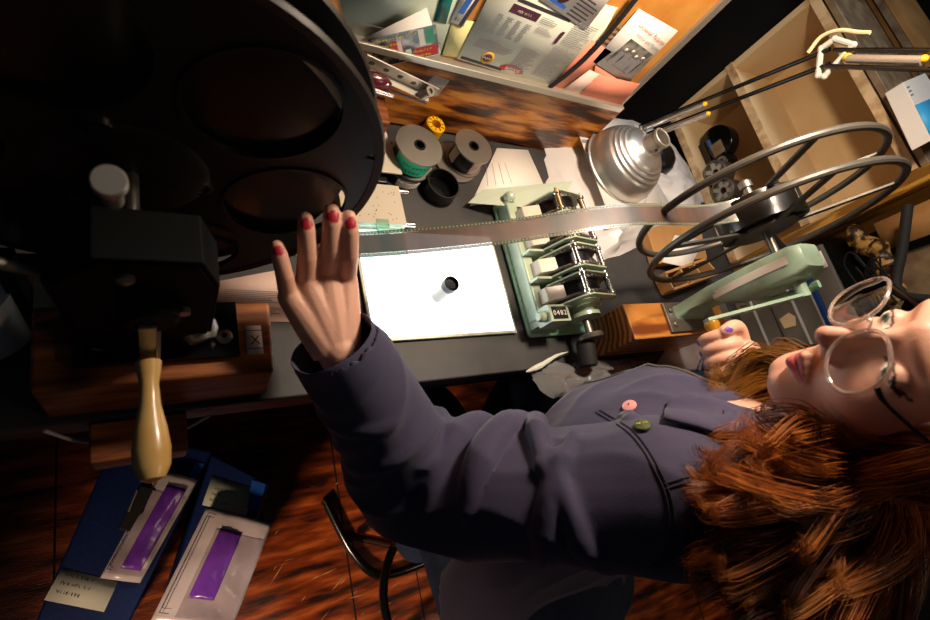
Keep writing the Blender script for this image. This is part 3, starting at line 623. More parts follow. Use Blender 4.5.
full = prof + [(r - .0015, h - .001) for r, h in prof[::-1]]
MB().lathe(c, (.04, -.08, 1), full, 64, close=True).build('dome', 'alu_bright', t)
X_, Y_, Z_ = frame((.04, -.08, 1))
MB().lathe(c + Z_ * .086, Z_, [(.019, 0), (.0185, .018), (.0205, .020), (.0205, .026), (.019, .027), (.0165, .026), (.0165, 0)], 40, close=True).build('neck', 'alu', t)
m = MB(); d = (X_ * -.3 - Y_ * .95).normalized(); m.cyl(c + Z_ * .094 + d * .0185, c + Z_ * .094 + d * .0195, .003); m.build('screw_hole', 'black', t)
m = MB(); p = c + V((-.030, -.062, .022)); m.box(p, (.010, .0012, .006), 0, frame((-.4, -.8, .5))); m.build('sticker', 'shelf_cream', t)

# swing arm lamp
B0 = at(640, 132, y=.585); E0 = at(830, 57, d=.76); E1 = at(930, 59, d=.64); E2 = V((.60, .42, 1.57))
lt = thing('swing_arm_lamp', tuple(B0), 'white and black spring-arm lamp clamped at the back right of the bench', 'lamp')
m = MB(); m.b(B0.x - .02, B0.x + .012, B0.y - .01, B0.y + .02, .81, B0.z - .01); m.cyl((B0.x, B0.y, B0.z - .02), (B0.x, B0.y, B0.z + .01), .009); m.build('clamp', 'alu', lt, bevel=.002)
up = V((0, 0, 1))
def arm(a, b_, off, r, mn, nm='arm_rod'):
    d = (b_ - a).normalized(); n = (up - d * d.dot(up)).normalized(); mm = MB(); mm.cyl(a + n * off, b_ + n * off, r, seg=12); return mm.build(nm, mn, lt)
arm(B0, E0, .012, .0035, 'black_gloss'); arm(B0, E0, -.010, .0035, 'black_gloss')
arm(B0 + (E0 - B0) * .04, B0 + (E0 - B0) * .44, -.016, .0055, 'alu_bright', 'spring'); arm(B0 + (E0 - B0) * .04, B0 + (E0 - B0) * .42, .004, .0050, 'alu_bright', 'spring')
for f_, o_ in ((.44, -.016), (.42, .004), (.05, .004)):
    d = (E0 - B0).normalized(); n = (up - d * d.dot(up)).normalized(); MB().ball(B0.lerp(E0, f_) + n * o_, .0045).build('spring_clip', 'yellow_plastic' if f_ > .1 else 'shelf_cream', lt)
EX = E0 + (E1 - E0) * 1.25; arm(E0, EX, .010, .0035, 'black_gloss'); arm(E0, EX, -.013, .0035, 'black_gloss'); arm(EX, E2 + V((0, 0, .05)), 0, .005, 'black_gloss', 'head_stem'); arm(E0.lerp(E1, .22), E0.lerp(E1, .95), -.002, .0058, 'alu', 'spring')
MB().ball(E0.lerp(E1, .2) + V((0, 0, 0)), .006).build('spring_clip', 'yellow_plastic', lt); MB().ball(E0.lerp(E1, .95), .005).build('spring_clip', 'yellow_plastic', lt)
d = (E0 - B0).normalized(); n = (up - d * d.dot(up)).normalized(); s_ = d.cross(n)
m = MB(); T_ = [E0 - d * .012 + n * .018, E0 + d * .006 + n * .024, E0 + d * .030 + n * .004, E0 - d * .008 - n * .026, E0 - d * .016 - n * .022]
for i in range(5): m.tube([T_[i], T_[(i + 1) % 5]], .0042, 8); m.ball(T_[i], .0048)
m.build('elbow_joint', 'grey_box_edge', lt)
m = MB(); m.tube(bez([E0 - d * .03 + n * .020, E0 - d * .012 + n * .036, E0 + d * .012 + n * .034, E0 + d * .035 + n * .020, E0 + d * .05 + n * .012]), .0028, 8); m.build('cable', 'shelf_cream', lt)
m = MB(); m.lathe(V((.60, .42, 1.58)), (-.05, .0, -1), [(.02, -.05), (.03, 0), (.062, .03), (.061, .03), (.028, 0), (.018, -.05)], 32, close=True); m.build('shade', 'alu', lt)

# ------------------------------------------------------------------ shelf unit on the right
XS = 1.20; sh = thing('shelf_unit', (1.28, .55, .8), 'worn cream wooden shelf unit standing open at the right end of the bench', 'shelf unit')
ps = lambda nm, mn, *a: MB().b(*a).build(nm, mn, sh, bevel=.001)
ps('back_panel', 'shelf_back', 1.36, 1.37, .345, .775, .81, 1.18)
ps('side_panel', 'shelf_cream', XS, 1.37, .765, .78, .81, 1.20)
m = MB(); m.b(XS, 1.39, .315, .345, .801, 1.62); m.build('side_post', 'wood_post', sh, bevel=.002)
for z in (.812, .984, 1.180):
    m = MB(); m.b(XS, 1.36, .345, .765, z - .008, z + .008); s2 = m.build('shelf', 'shelf_cream', sh)
    MB().b(XS - .003, XS, .345, .78, z - .009, z + .009).build('front_edge', 'shelf_edge', s2)
m = MB(); m.b(XS + .002, 1.39, .345, .80, 1.192, 1.205); m.build('top_cover', 'brown_scuff', sh, bevel=.001)
# things in and on the shelf
def tape_disp():
    c = at(712, 146, x=1.25); t = thing('tape_dispenser', (c.x, c.y, .82), 'black tape dispenser with blue label on the middle shelf', 'tape dispenser')
    m = MB(); m.lathe((1.262, c.y, .862), (-1, 0, 0), [(.030, -.02), (.044, -.016), (.044, .016), (.030, .02)], 36); m.b(1.24, 1.285, c.y - .075, c.y + .02, .8205, .84); m.build('body', 'black_gloss', t, bevel=.002)
    m = MB(); m.lathe((1.26, c.y - .058, .862), (-1, 0, 0), [(.014, -.014), (.021, -.012), (.021, .018), (.014, .02)], 28, close=True); m.build('tape_roll', 'black', t)
    m = MB(); m.lathe((1.238, c.y - .058, .862), (-1, 0, 0), [(.006, 0), (.013, 0), (.013, .003), (.006, .003)], 24, close=True); m.build('roll_ring', 'steel_dull', t)
    m = MB(); m.box((1.241, c.y + .0, .85), (.001, .03, .008)); m.build('label', 'ink_blue', t); m = MB(); m.box((1.238, c.y - .022, .865), (.003, .034, .03)); m.build('window', 'brown_scuff', t)
tape_disp()
c = at(738, 186, x=1.24)
for k, (dy, r) in enumerate(((.030, .030), (-.022, .030), (-.068, .026))):
    q = V((1.225, c.y + dy + .02, .8205 + r)); t = thing('plastic_core', (q.x, q.y, .8205), ['grey ribbed plastic core at the left of the row under the tape dispenser', 'grey ribbed plastic core in the middle of the row on the lower shelf', 'grey ribbed plastic core at the right, nearest the spinning reel'][k], 'core', None)
    m = MB(); m.lathe(q, (-1, 0, 0), [(.010, -.02), (r, -.02), (r, .02), (r - .004, .022), (r - .004, .012), (.012, .012)], 32, close=True); m.build('rim', 'steel_dull', t)
    m = MB()
    for i in range(6): a = i * math.pi / 3; dd = V((0, math.cos(a), math.sin(a))); m.box(q + dd * r * .62 + V((-.014, 0, 0)), (r * .7, .004, .010), 0, (dd, V((1, 0, 0)), dd.cross(V((1, 0, 0)))))
    m.build('spoke', 'grey_box_edge', t)
t = tag(MB().ball((1.02, .60, .835), (.05, .045, .035), 0, 20).build('cloth_pouch', 'black', loc=(1.02, .6, .80)), 'black cloth pouch slumped between the reflector and the shelf', 'pouch')
m = MB(); m.lathe((1.07, .50, .801), (0, 0, 1), [(0, 0), (.035, 0), (.035, .03), (.03, .034), (.0, .034)], 30); tag(m.build('jar_lid', 'grey_box_edge', bevel=.001, loc=(1.07, .5, .8)), 'round grey lid on the bench before the shelf unit', 'lid')
t = thing('carton', (1.28, .47, 1.206), 'white and bright blue carton lying on top of the shelf unit', 'carton')
a, b_, c_, d_ = at(903, 82, z=1.235), at(925, 73, z=1.235), at(960, 125, z=1.235), at(932, 140, z=1.235)
m = MB(); lo = [V((p.x, p.y, 1.2055)) for p in (a, b_, c_, d_)][::-1]; hi = [a, b_, c_, d_][::-1]
mid = [lo[0], lo[1], lo[2], lo[3]]
m.hexa(lo, hi, 0); m.build('box', 'paper', t, bevel=.001)
a2, b2 = a.lerp(d_, .42), b_.lerp(c_, .42); m = MB(); m.slab([p + V((0, 0, .0004)) for p in (a2, d_, c_, b2)], .0006); m.build('blue_panel', 'box_blue', t, smooth=None)
m = MB(); X_ = (b_ - a).normalized()
for i in range(3): m.slab([a.lerp(d_, .1 + .07 * i) + X_ * .004 + V((0, 0, .001)), a.lerp(d_, .12 + .07 * i) + X_ * .004 + V((0, 0, .001)), a.lerp(d_, .12 + .07 * i) + X_ * .025 + V((0, 0, .001)), a.lerp(d_, .1 + .07 * i) + X_ * .025 + V((0, 0, .001))], .0003)
m.build('printed_lines', 'ink_grey', t, smooth=None)
m = MB(); m.b(1.5, 1.9, .3, 1.3, 1.14, 1.16)
tag(m.build('rear_shelf', 'brown_scuff', loc=(1.7, .8, 1.14)), 'dim brown shelf board in the far upper right corner', 'shelf')
tag(MB().b(1.55, 1.85, .34, 1.28, .001, 1.139).build('cabinet', 'dark_wall', loc=(1.7, .8, 0)), 'dark cabinet standing behind the cream shelf unit', 'cabinet')
for i in range(5):
    z = 1.1605 + i * .014; m = MB(); x0 = 1.53 + random.uniform(-.01, .01); m.b(x0, 1.78, .62 + random.uniform(-.01, .01), .95, z, z + .013)
    tag(m.build('paper_folder', 'brown_scuff' if i % 2 else 'cardboard', loc=(1.6, .8, z)), 'worn brown folder in the dim stack, %s' % ['lowest of five', 'second from the bottom', 'in the middle', 'second from the top', 'topmost of five'][i], 'folder', 'folders stacked in the far corner')

# grey boxes at the right of the green rewind
zb = [.8005, .838, .876, .921, .958]
for i in range(4):
    x0 = 1.15 + (.0, .004, -.003, .002)[i]; t = thing('archive_box', (1.3, .18, zb[i]), 'flat grey box piled behind the long crank, %s' % ['lowest of four', 'second from the bottom', 'third up, with torn pale label', 'topmost of four'][i], 'box', 'grey boxes piled at the right')
    MB().b(x0, 1.42, .105, .268, zb[i] + .0006, zb[i + 1] - .0035).build('box_body', 'grey_box', t, bevel=.001)
    MB().b(x0 - .002, 1.42, .103, .270, zb[i + 1] - .0035, zb[i + 1] - .0008).build('lid_edge', 'grey_box_edge', t)
    if i == 2: m = MB(); m.slab([(x0 - .0022, .150, .884), (x0 - .0022, .172, .882), (x0 - .0022, .178, .905), (x0 - .0022, .166, .914), (x0 - .0022, .148, .908)], .0004); m.build('torn_label', 'shelf_cream', t)
tag(MB().b(1.152, 1.40, .10, .272, .9585, .966).build('board', 'blue_board', loc=(1.25, .18, .96)), 'thin deep blue board lying on top of the grey boxes', 'board')
t = thing('archive_box', (1.3, .18, .9665), 'dark grey box with a white sticker lying above the blue board', 'box')
MB().b(1.16, 1.42, .11, .285, .9665, 1.008).build('box_body', 'grey_box', t, bevel=.001)
m = MB(); m.box((1.159, .255, .992), (.0008, .035, .024), 0); m.text('KEEP', (1.1582, .27, .99), (0, -1, 0), (0, 0, 1), .012, 1, .0003); m.build('sticker', ['paper', 'ink'], t, smooth=None)
tag(MB().b(1.17, 1.42, .11, .285, 1.0085, 1.02).build('board', 'dark_teal_paint', loc=(1.25, .18, 1.01)), 'thin blackish board on the topmost dark grey box', 'board')
# braided cord coil, pipe, cardboard and clutter
m = MB(); P = [(1.21, .285 - .16 * i / 40 + .006 * math.sin(i * .6), 1.045 + .03 * math.sin(i * .08)) for i in range(41)]
m.tube(P, [.020 + .004 * math.sin(i * 1.1) for i in range(41)], 16); tag(m.build('braided_strap', 'snake', loc=P[0]), 'brown braided scaly strap lying on the boxes beside the black pipe', 'strap')
m = MB(); m.tube(bez([at(908, 205, x=1.17), at(902, 250, x=1.16), at(896, 283, x=1.15), at(905, 296, x=1.14), at(935, 300, x=1.13)], 30), .0085, 14); tag(m.build('bent_pipe', 'black_rubber', loc=tuple(at(905, 220, x=1.17))), 'dark grey bent pipe rising beside the braided strap at far right', 'pipe')
P = [at(886, 250, x=1.24), at(960, 224, x=1.24), at(952, 190, x=1.24), at(874, 224, x=1.24)]
m = MB(); m.slab(P, .003); a = P[0].lerp(P[3], .35); X_ = (P[1] - P[0]).normalized(); Y_ = (P[3] - P[0]).normalized(); m.text('DOOR', a + X_ * .008 + V((-.0005, 0, 0)), X_, Y_, .022, 1, .0006)
tag(m.build('cardboard_sheet', ['cardboard', 'ink'], smooth=None, loc=tuple(P[0])), 'flat brown cardboard sheet with dark lettering leaning behind the pipe', 'cardboard')
P = [at(895, 300, x=1.3), at(960, 290, x=1.3), at(960, 235, x=1.3), at(880, 262, x=1.3)]
m = MB(); m.slab(P, .02); tag(m.build('metal_tray', 'brown_scuff', loc=tuple(P[0])), 'brown metal tray edge below the cardboard sheet at far right', 'tray')
r_ = random.Random(11)
for k in range(5):
    p0_ = at(850 + r_.uniform(-10, 40), 280 + r_.uniform(-15, 10), x=1.13); m = MB()
    m.tube(bez([p0_ + V((0, r_.uniform(-.03, .03), r_.uniform(-.02, .02))) for _ in range(4)] + [p0_ + V((.0, -.08, .03 * r_.random()))], 24), .0017, 6)
    tag(m.build('cable', 'black', loc=tuple(p0_)), 'thin black cable tangled in front of the far right pipe', 'cable', 'cables tangled by the pipe')
# cardboard piece and odds under the right reel
m = MB(); P = quad_at([(650, 268), (700, 262), (690, 215), (640, 235)], .803); m.slab(P, .02); tag(m.build('cardboard_box', 'cardboard', bevel=.001, loc=tuple(P[0])), 'low brown cardboard box on the bench under the right-hand reel', 'box')
sheet('paper_sheet', 'white scrap lying on the cardboard box under the right-hand reel', 'paper', [(662, 262), (690, 268), (704, 240), (675, 235)], None, ['paper'], None, zz=.8255)
t = thing('wood_rack', (1.0, .30, .8), 'small slatted wood rack behind the green rewind stand', 'rack')
P = quad_at([(668, 292), (712, 276), (700, 262), (660, 276)], .82); m = MB()
for i in range(4): a, b_ = P[0].lerp(P[1], i / 3), P[3].lerp(P[2], i / 3); m.box((a + b_) / 2, ((b_ - a).length, .005, .03), 0, frame(V((0, 0, 1)), (b_ - a)))
for a, b_ in ((P[0], P[1]), (P[3], P[2])): m.box((a + b_) / 2, ((b_ - a).length, .005, .03), 0, frame(V((0, 0, 1)), (b_ - a)))
m.build('rack_frame', 'cardboard', t)
sheet('paper_sheet', 'pale sheet lying on the bench edge below the right wood block', 'paper', [(650, 375), (712, 372), (700, 335), (668, 345)], None, ['paper_pink'], None, zz=.802)
m = MB(); c = V((1.02, .20, .801)); m.b(.98, 1.06, .16, .25, .801, .835); tag(m.build('tin_box', 'steel_dull', bevel=.004, loc=tuple(c)), 'small dull metal tin with dark print behind the long crank', 'tin')
for k in range(2):
    m = MB(); p = [V((1.0, .215, .90)), V((1.05, .17, .87))][k]; r2 = random.Random(k)
    for i in range(14): m.tube([p + V([r2.gauss(0, .012) for _ in range(3)]), p + V([r2.gauss(0, .012) for _ in range(3)])], .0012, 5)
    z = p.z
# clear bag on the bench front
heap('clear_bag', 'crumpled clear plastic bag along the bench front by the jacket', 'bag', [at(528, 372, z=Z1), at(560, 398, z=Z1), at(660, 385, z=Z1), at(668, 366, z=Z1), at(600, 358, z=Z1), at(556, 362, z=Z1)], .801, .026, 'bag_clear', 9, n=22, amp=.026)
m = MB(); m.tube(bez([at(526, 372, z=.808), at(540, 366, z=.812), at(556, 356, z=.815), at(568, 352, z=.81)], 12), [.001, .003, .004, .005, .005, .004, .004, .003, .003, .002, .002, .001, .001], 8); tag(m.build('torn_label', 'paper_grey', loc=tuple(at(540, 366, z=.81))), 'frayed white plastic tag at the left end of the clear bag', 'tag')

# ------------------------------------------------------------------ left side odds
m = MB(); c = at(8, 300, z=.86); m.cyl((c.x - .03, c.y, .8005), (c.x - .03, c.y, .905), .042, seg=40); tag(m.build('paper_roll', 'paper', loc=(c.x - .03, c.y, .80)), 'white paper roll standing at the far left edge', 'paper roll')
m = MB(); m.b(-.104, -.092, .24, .262, .8005, .95); tag(m.build('black_post', 'black', loc=(-.14, .26, .8)), 'black upright bar behind the left rewind, beside the white roll', 'post')
m = MB(); c = at(55, 305, z=.85); m.b(c.x - .014, c.x + .012, c.y - .01, c.y + .02, .8005, .87); tag(m.build('carton', 'pale_green_sheet', loc=(c.x, c.y, .8)), 'dim pale green carton standing behind the left wood block', 'carton')

# ------------------------------------------------------------------ blue cases and mailers on the floor
def case(px, label, lab):
    q = [at(u, v, z=.26) for u, v in px]; c = sum(q, V()) / 4; t = thing('shipping_case', (c.x, c.y, 0), label, 'case')
    lo_ = [V((p.x, p.y, .001)) for p in q]; up_ = [V((p.x, p.y, .245)) for p in q]
    MB().hexa(lo_, up_).build('case_body', 'case_blue', t, bevel=.008)
    ins = [p.lerp(c, -.015) for p in q]; m = MB(); m.hexa([V((p.x, p.y, .235)) for p in ins], [V((p.x, p.y, .26)) for p in ins]); l = m.build('case_lid', 'case_blue', t, bevel=.006)
    return t, q, c
t1, q1, c1_ = case([(28, 640), (120, 640), (212, 452), (118, 432)], 'dark blue shipping case on the floor with a black handle, further left', None)
m = MB(); a, b_ = at(128, 498, z=.275), at(150, 530, z=.275); a, b_ = at(150, 487, z=.272), at(128, 532, z=.272); dd = (b_ - a).normalized(); m.box((a + b_) / 2, ((b_ - a).length, .035, .018), 0, frame((0, 0, 1), dd)); m.build('handle', 'black_rubber', t1, bevel=.004)
m = MB(); a, b_ = at(137, 490, z=.2835), at(128, 512, z=.2835); m.tube([a, b_], .002, 6); m.build('handle_plate', 'steel_dull', t1)
def case_label(px, z, t, mn, words, seed, rot=0):
    P = [at(u, v, z=z) for u, v in px]; X = (P[1] - P[0]); W = X.length; X.normalize(); Y = V((0, 0, 1)).cross(X); H = (P[3] - P[0]).dot(Y)
    m = MB(); m.slab(P, .0008); r = random.Random(seed)
    for i, w_ in enumerate(words): m.text(w_, P[0] + X * W * .1 + Y * H * (.78 - i * .8 / len(words)), X, Y, H * .6 / len(words), 1, .0012)
    m.build('label', [mn, 'ink'], t, smooth=None)
case_label([(44, 600), (104, 612), (118, 582), (62, 568)], .2605, t1, 'paper_grey', ['aaaa bbbb', 'aaaaaa bb', 'ccccccc'], 1)
t2, q2, c2_ = case([(150, 650), (215, 640), (269, 484), (212, 455)], 'dark blue shipping case on the floor with a grey handwritten label, further right', None)
case_label([(202, 505), (246, 516), (255, 488), (212, 476)], .2605, t2, 'pale_green_sheet', ['aaaaa aaaa', 'aaaa a aa b', 'aaaa c', 'aaaa dddd'], 2)
m = MB(); a = [at(u, v, z=.262) for u, v in ((196, 462), (204, 464), (186, 500), (178, 498))]; m.slab(a, .003); m.build('strap', 'blue_strap', t1)
m = MB(); a = [at(u, v, z=.262) for u, v in ((252, 480), (266, 484), (258, 512), (247, 508))]; m.slab(a, .003); m.build('strap', 'blue_strap', t2)
def mailer(label, px, strip, clear, z, seed):
    q = [at(u, v, z=z) for u, v in px]; c = sum(q, V()) / 4; t = thing('plastic_mailer', tuple(c), label, 'mailer')
    def patch(uv, dz, amp, n=18):
        P = []
        for i in range(n + 1):
            row = []
            for j in range(n + 1):
                a, b_ = i / n, j / n; p = q[0].lerp(q[1], b_ * (uv[1] - uv[0]) + uv[0]).lerp(q[3].lerp(q[2], b_ * (uv[1] - uv[0]) + uv[0]), uv[2] + a * (uv[3] - uv[2]))
                e = min(1, 6 * min(a, 1 - a), 6 * min(b_, 1 - b_) + .3)
                p = p + V((0, 0, dz + .012 * math.sin(math.pi * (uv[0] + b_ * (uv[1] - uv[0]))) + amp * noise.noise(V((p.x * 25, p.y * 25, seed))) + .35 * amp * noise.noise(V((p.x * 90, p.y * 70, seed)))))
                row.append(p)
            P.append(row)
        m = MB(); m.grid(P); return m
    patch((0, 1, 0, 1), 0, .004).build('sleeve', 'mailer', t, smooth=None, solid=.0008)
    patch(clear, .0022, .005).build('clear_window', 'mailer_clear', t, smooth=None)
    patch(strip, .0035, .005).build('purple_strip', 'purple', t, smooth=None, solid=.0006)
    def P_(s, r_): return q[0].lerp(q[1], s).lerp(q[3].lerp(q[2], s), r_) + V((0, 0, .006 + .012 * math.sin(math.pi * s)))
    m = MB(); m.tube([P_(.05, .08), P_(.05, .92)], .0006, 4); m.tube([P_(.09, .08), P_(.09, .92)], .0004, 4); m.tube([P_(.05, .92), P_(.16, .92)], .0006, 4); m.tube([P_(.05, .08), P_(.16, .08)], .0006, 4)
    m.build('printed_border', 'ink', t)
mailer('narrow white plastic mailer with long purple strip, on the left case', [(100, 578), (140, 583), (198, 480), (160, 470)], (.35, .85, .10, .88), (.1, .95, .05, .8), .275, 2)
mailer('wide crinkled white plastic mailer with purple strip, on the right case', [(150, 622), (232, 628), (272, 524), (207, 507)], (.30, .62, .22, .84), (.25, .97, .05, .82), .285, 6)

# ------------------------------------------------------------------ stool
t = thing('stool', (.60, -.22, 0), 'black tube-framed stool under the seated person', 'stool')
MB().lathe((.60, -.22, .50), (0, 0, 1), [(0, 0), (.15, 0), (.17, .012), (.17, .03), (.15, .042), (0, .045)], 40).build('seat', 'black_rubber', t)
MB().tube([V((.60 + .17 * math.cos(a), -.22 + .17 * math.sin(a), .20)) for a in [2 * math.pi * i / 40 for i in range(40)]], .010, 10, closed=True).build('foot_ring', 'black_gloss', t)
for k in range(4):
    a = math.radians(45 + 90 * k); d = V((math.cos(a), math.sin(a), 0)); m = MB(); c = V((.60, -.22, 0))
    m.tube([c + d * .10 + V((0, 0, .50)), c + d * .17 + V((0, 0, .2)), c + d * .21 + V((0, 0, .013))], .011, 12); m.build('leg', 'black_gloss', t)
t = thing('bent_floor_tube', (.45, .03, .0), 'bent black metal tube lying on the floor by the shoe', 'tube')
m = MB(); m.tube(bez([at(325, 500, z=.015), at(350, 548, z=.015), at(372, 572, z=.015), at(395, 573, z=.015), at(440, 556, z=.015)], 30), .012, 12); m.build('tube_bar', 'black_gloss', t)
# ------------------------------------------------------------------ the person
HC = V((.612, -.024, 1.256)); HF = V((-.74, .66, -.04)).normalized(); HU = V((-.10, .02, 1)); HR = HF.cross(HU).normalized(); HU = HR.cross(HF).normalized()
MH = np.array([HR, HF, HU]).T           # local (right, forward, up) -> world
def hw(p): return HC + HR * p[0] + HF * p[1] + HU * p[2]
def ell(P, c, r):
    q = (P - np.array(c)) / np.array(r); k = np.linalg.norm(q, axis=1); return (k - 1) * min(r)
def cap(P, a, b, ra, rb=None):
    a = np.array(a, float); b = np.array(b, float); rb = ra if rb is None else rb; d = b - a
    t = np.clip(((P - a) @ d) / (d @ d), 0, 1); return np.linalg.norm(P - a - t[:, None] * d, axis=1) - (ra + (rb - ra) * t)
def smin(a, b, k):
    h = np.clip(.5 + .5 * (b - a) / k, 0, 1); return b + (a - b) * h - k * h * (1 - h)
def head_sdf(P):
    Q = P.copy(); Q[:, 0] = np.abs(Q[:, 0])
    d = ell(Q, (0, -.018, .038), (.072, .095, .084))
    d = smin(d, ell(Q, (0, .030, -.020), (.058, .060, .078)), .02)
    d = smin(d, ell(Q, (0, .045, -.078), (.036, .040, .036)), .022)
    d = smin(d, cap(Q, (.052, -.012, -.050), (.016, .066, -.100), .014, .014), .022)
    d = smin(d, cap(Q, (0, .074, -.103), (.006, .074, -.103), .013), .012)
    d = smin(d, ell(Q, (.036, .058, -.036), (.020, .020, .020)), .020)
    d = smin(d, cap(Q, (0, .079, .026), (.040, .064, .028), .010), .012)
    d = smin(d, cap(Q, (0, .086, .008), (0, .112, -.032), .0055, .0090), .009)
    d = smin(d, ell(Q, (.0115, .098, -.037), (.0080, .0095, .0065)), .005)
    d = smin(d, -smin(-d * 0 - 1e3, -d * 0 - 1e3, .01) * 0 + d, .001)
    s = ell(Q, (.031, .098, .002), (.017, .020, .012)); h = np.clip(.5 - .5 * (d + s) / .010, 0, 1); d = d * (1 - h) + -s * h + .010 * h * (1 - h)
    d = smin(d, ell(Q, (.031, .0705, .001), (.0145, .0130, .0125)), .002)
    d = smin(d, cap(Q, (0, .094, -.0650), (.019, .083, -.0705), .0060, .0028), .003)
    d = smin(d, cap(Q, (0, .0915, -.0785), (.017, .083, -.0730), .0075, .0028), .003)
    n = ell(Q, (.005, .110, -.0435), (.003, .005, .003)); h = np.clip(.5 - .5 * (d + n) / .003, 0, 1); d = d * (1 - h) - n * h
    return d
def head_mesh(res=7):
    import bmesh
    bm = bmesh.new(); bmesh.ops.create_icosphere(bm, subdivisions=res, radius=1)
    D = np.array([v.co[:] for v in bm.verts]); F = [tuple(v.index for v in f.verts) for f in bm.faces]; bm.free()
    o = np.array([0, .012, -.010]); lo = np.full(len(D), .01); hi = np.full(len(D), .20)
    t = np.full(len(D), .16)
    for _ in range(60): t = np.clip(t - head_sdf(o + D * t[:, None]) * .0 - 0, 0, 1); break
    # march inward from outside until the surface
    t = np.full(len(D), .18)
    for _ in range(90): t -= np.maximum(head_sdf(o + D * t[:, None]), -.002) * .7
    return o + D * t[:, None], F
hv, hf_ = head_mesh(7)
HEADV = hv @ MH.T + np.array(HC)
def add_head(mb): mb.add([tuple(p) for p in HEADV], hf_)
def remesh(mb, voxel, smooth=0, keep=True):
    """one continuous watertight surface from overlapping shapes"""
    me = bpy.data.meshes.new('t'); me.from_pydata(mb.v, [], mb.f); o = bpy.data.objects.new('t', me); COL.objects.link(o)
    k = o.modifiers.new('r', 'REMESH'); k.mode = 'VOXEL'; k.voxel_size = voxel
    if smooth: k = o.modifiers.new('s', 'SMOOTH'); k.factor = .5; k.iterations = smooth
    dg = bpy.context.evaluated_depsgraph_get(); ev = o.evaluated_get(dg); r = bpy.data.meshes.new_from_object(ev)
    bpy.data.objects.remove(o); return r
def place(me, name, mats, parent, smooth=True):
    me.name = name; me.materials.clear()
    for m_ in (mats if isinstance(mats, list) else [mats]): me.materials.append(MATS[m_])
    n = len(me.vertices); a = np.empty(n * 3); me.vertices.foreach_get('co', a); a = a.reshape(-1, 3) - np.array(ORG[parent]); me.vertices.foreach_set('co', a.ravel()); me.update()
    me.polygons.foreach_set('use_smooth', [True] * len(me.polygons))
    o = bpy.data.objects.new(name, me); COL.objects.link(o); o.parent = parent; ORG[o] = ORG[parent]; return o
def limb(mb, pts, rs, seg=14, n=None):
    P = bez(pts, n or len(pts) * 5); R_ = []
    for i in range(len(P)):
        t = i / (len(P) - 1) * (len(pts) - 1); j = min(int(t), len(pts) - 2); R_.append(rs[j] + (rs[j + 1] - rs[j]) * (t - j))
    mb.tube(P, R_, seg); mb.ball(P[0], R_[0], 0, seg); mb.ball(P[-1], R_[-1], 0, seg); return P
# ---- joints
NECK = V((.645, -.062, 1.092)); SHL = V((.475, -.060, 1.040)); SHR = V((.800, .0, 1.02))
ELL = V((.300, .015, .800)); WRL = at(338, 352, z=.945)
ELR = V((.90, .02, .86)); WRR = V((.735, .070, .985))
PEL = V((.58, -.19, .58)); HIPL = V((.50, -.17, .58)); HIPR = V((.68, -.18, .58))
KNL = V((.44, .14, .54)); KNR = V((.70, .14, .54)); FTL = at(418, 545, z=.25)
TC = [NECK + V((0, -.005, .005)), V((.640, -.050, 1.045)), V((.630, -.030, .985)), V((.618, -.022, .900)), V((.602, -.035, .80)), V((.590, -.10, .69)), PEL + V((0, 0, .02))]
# ---- hands
def hand_left():
    m = MB(); w0 = WRL
    tips = {'p': at(275, 239, y=.246), 'r': at(305, 210, y=.266), 'm': at(332, 202, y=.270), 'i': at(349, 209, y=.264)}
    kn = {'p': at(290, 297, z=.962), 'r': at(307, 284, z=.969), 'm': at(327, 277, z=.971), 'i': at(346, 281, z=.968)}
    rad = {'p': .0081, 'r': .0090, 'm': .0095, 'i': .0092}; nails = []
    n_up = V((-.1, -.65, .75)).normalized()
    for k in 'prmi':
        a, b_ = kn[k], tips[k]; L_ = (b_ - a); bow = n_up * L_.length * .10
        P = [w0.lerp(a, .55) - n_up * .004, a, a + L_ * .42 + bow * .9, a + L_ * .74 + bow * .7, b_ - L_.normalized() * rad[k]]
        r = rad[k]; limb(m, P, [r * 1.0, r * 1.15, r * 1.05, r * .97, r * .82], 14, 30)
        m.ball(P[2], r * 1.10, 0, 12); m.ball(P[3], r * 1.02, 0, 12)
        d = (P[4] - P[3]).normalized(); nails.append((P[4] - d * r * .55, d, r))
    # palm
    for a, b_, ra, rb in ((w0 + V((-.008, 0, 0)), kn['p'], .019, .0125), (w0, kn['r'], .021, .013), (w0, kn['m'], .022, .0132), (w0 + V((.006, .002, 0)), kn['i'], .021, .0128)):
        m.tube([a - n_up * .006, a.lerp(b_, .5) - n_up * .004, b_ - n_up * .001], [ra, (ra + rb) / 2 + .001, rb], 14); m.ball(b_, rb, 0, 12)
    # thumb from the side of the palm, tucked below towards the film
    t0 = w0.lerp(kn['i'], .25) + V((.012, -.004, -.010)); th = [t0, t0 + V((.022, .018, -.012)), t0 + V((.030, .045, -.018)), t0 + V((.026, .066, -.020))]
    th = [t0, t0 + V((.006, .018, -.020)), t0 + V((.010, .042, -.026)), t0 + V((.006, .064, -.024))]
    limb(m, th, [.013, .0115, .0098, .0085], 14, 20)
    return m, nails, n_up
HLm, NAILS, NUP = hand_left()
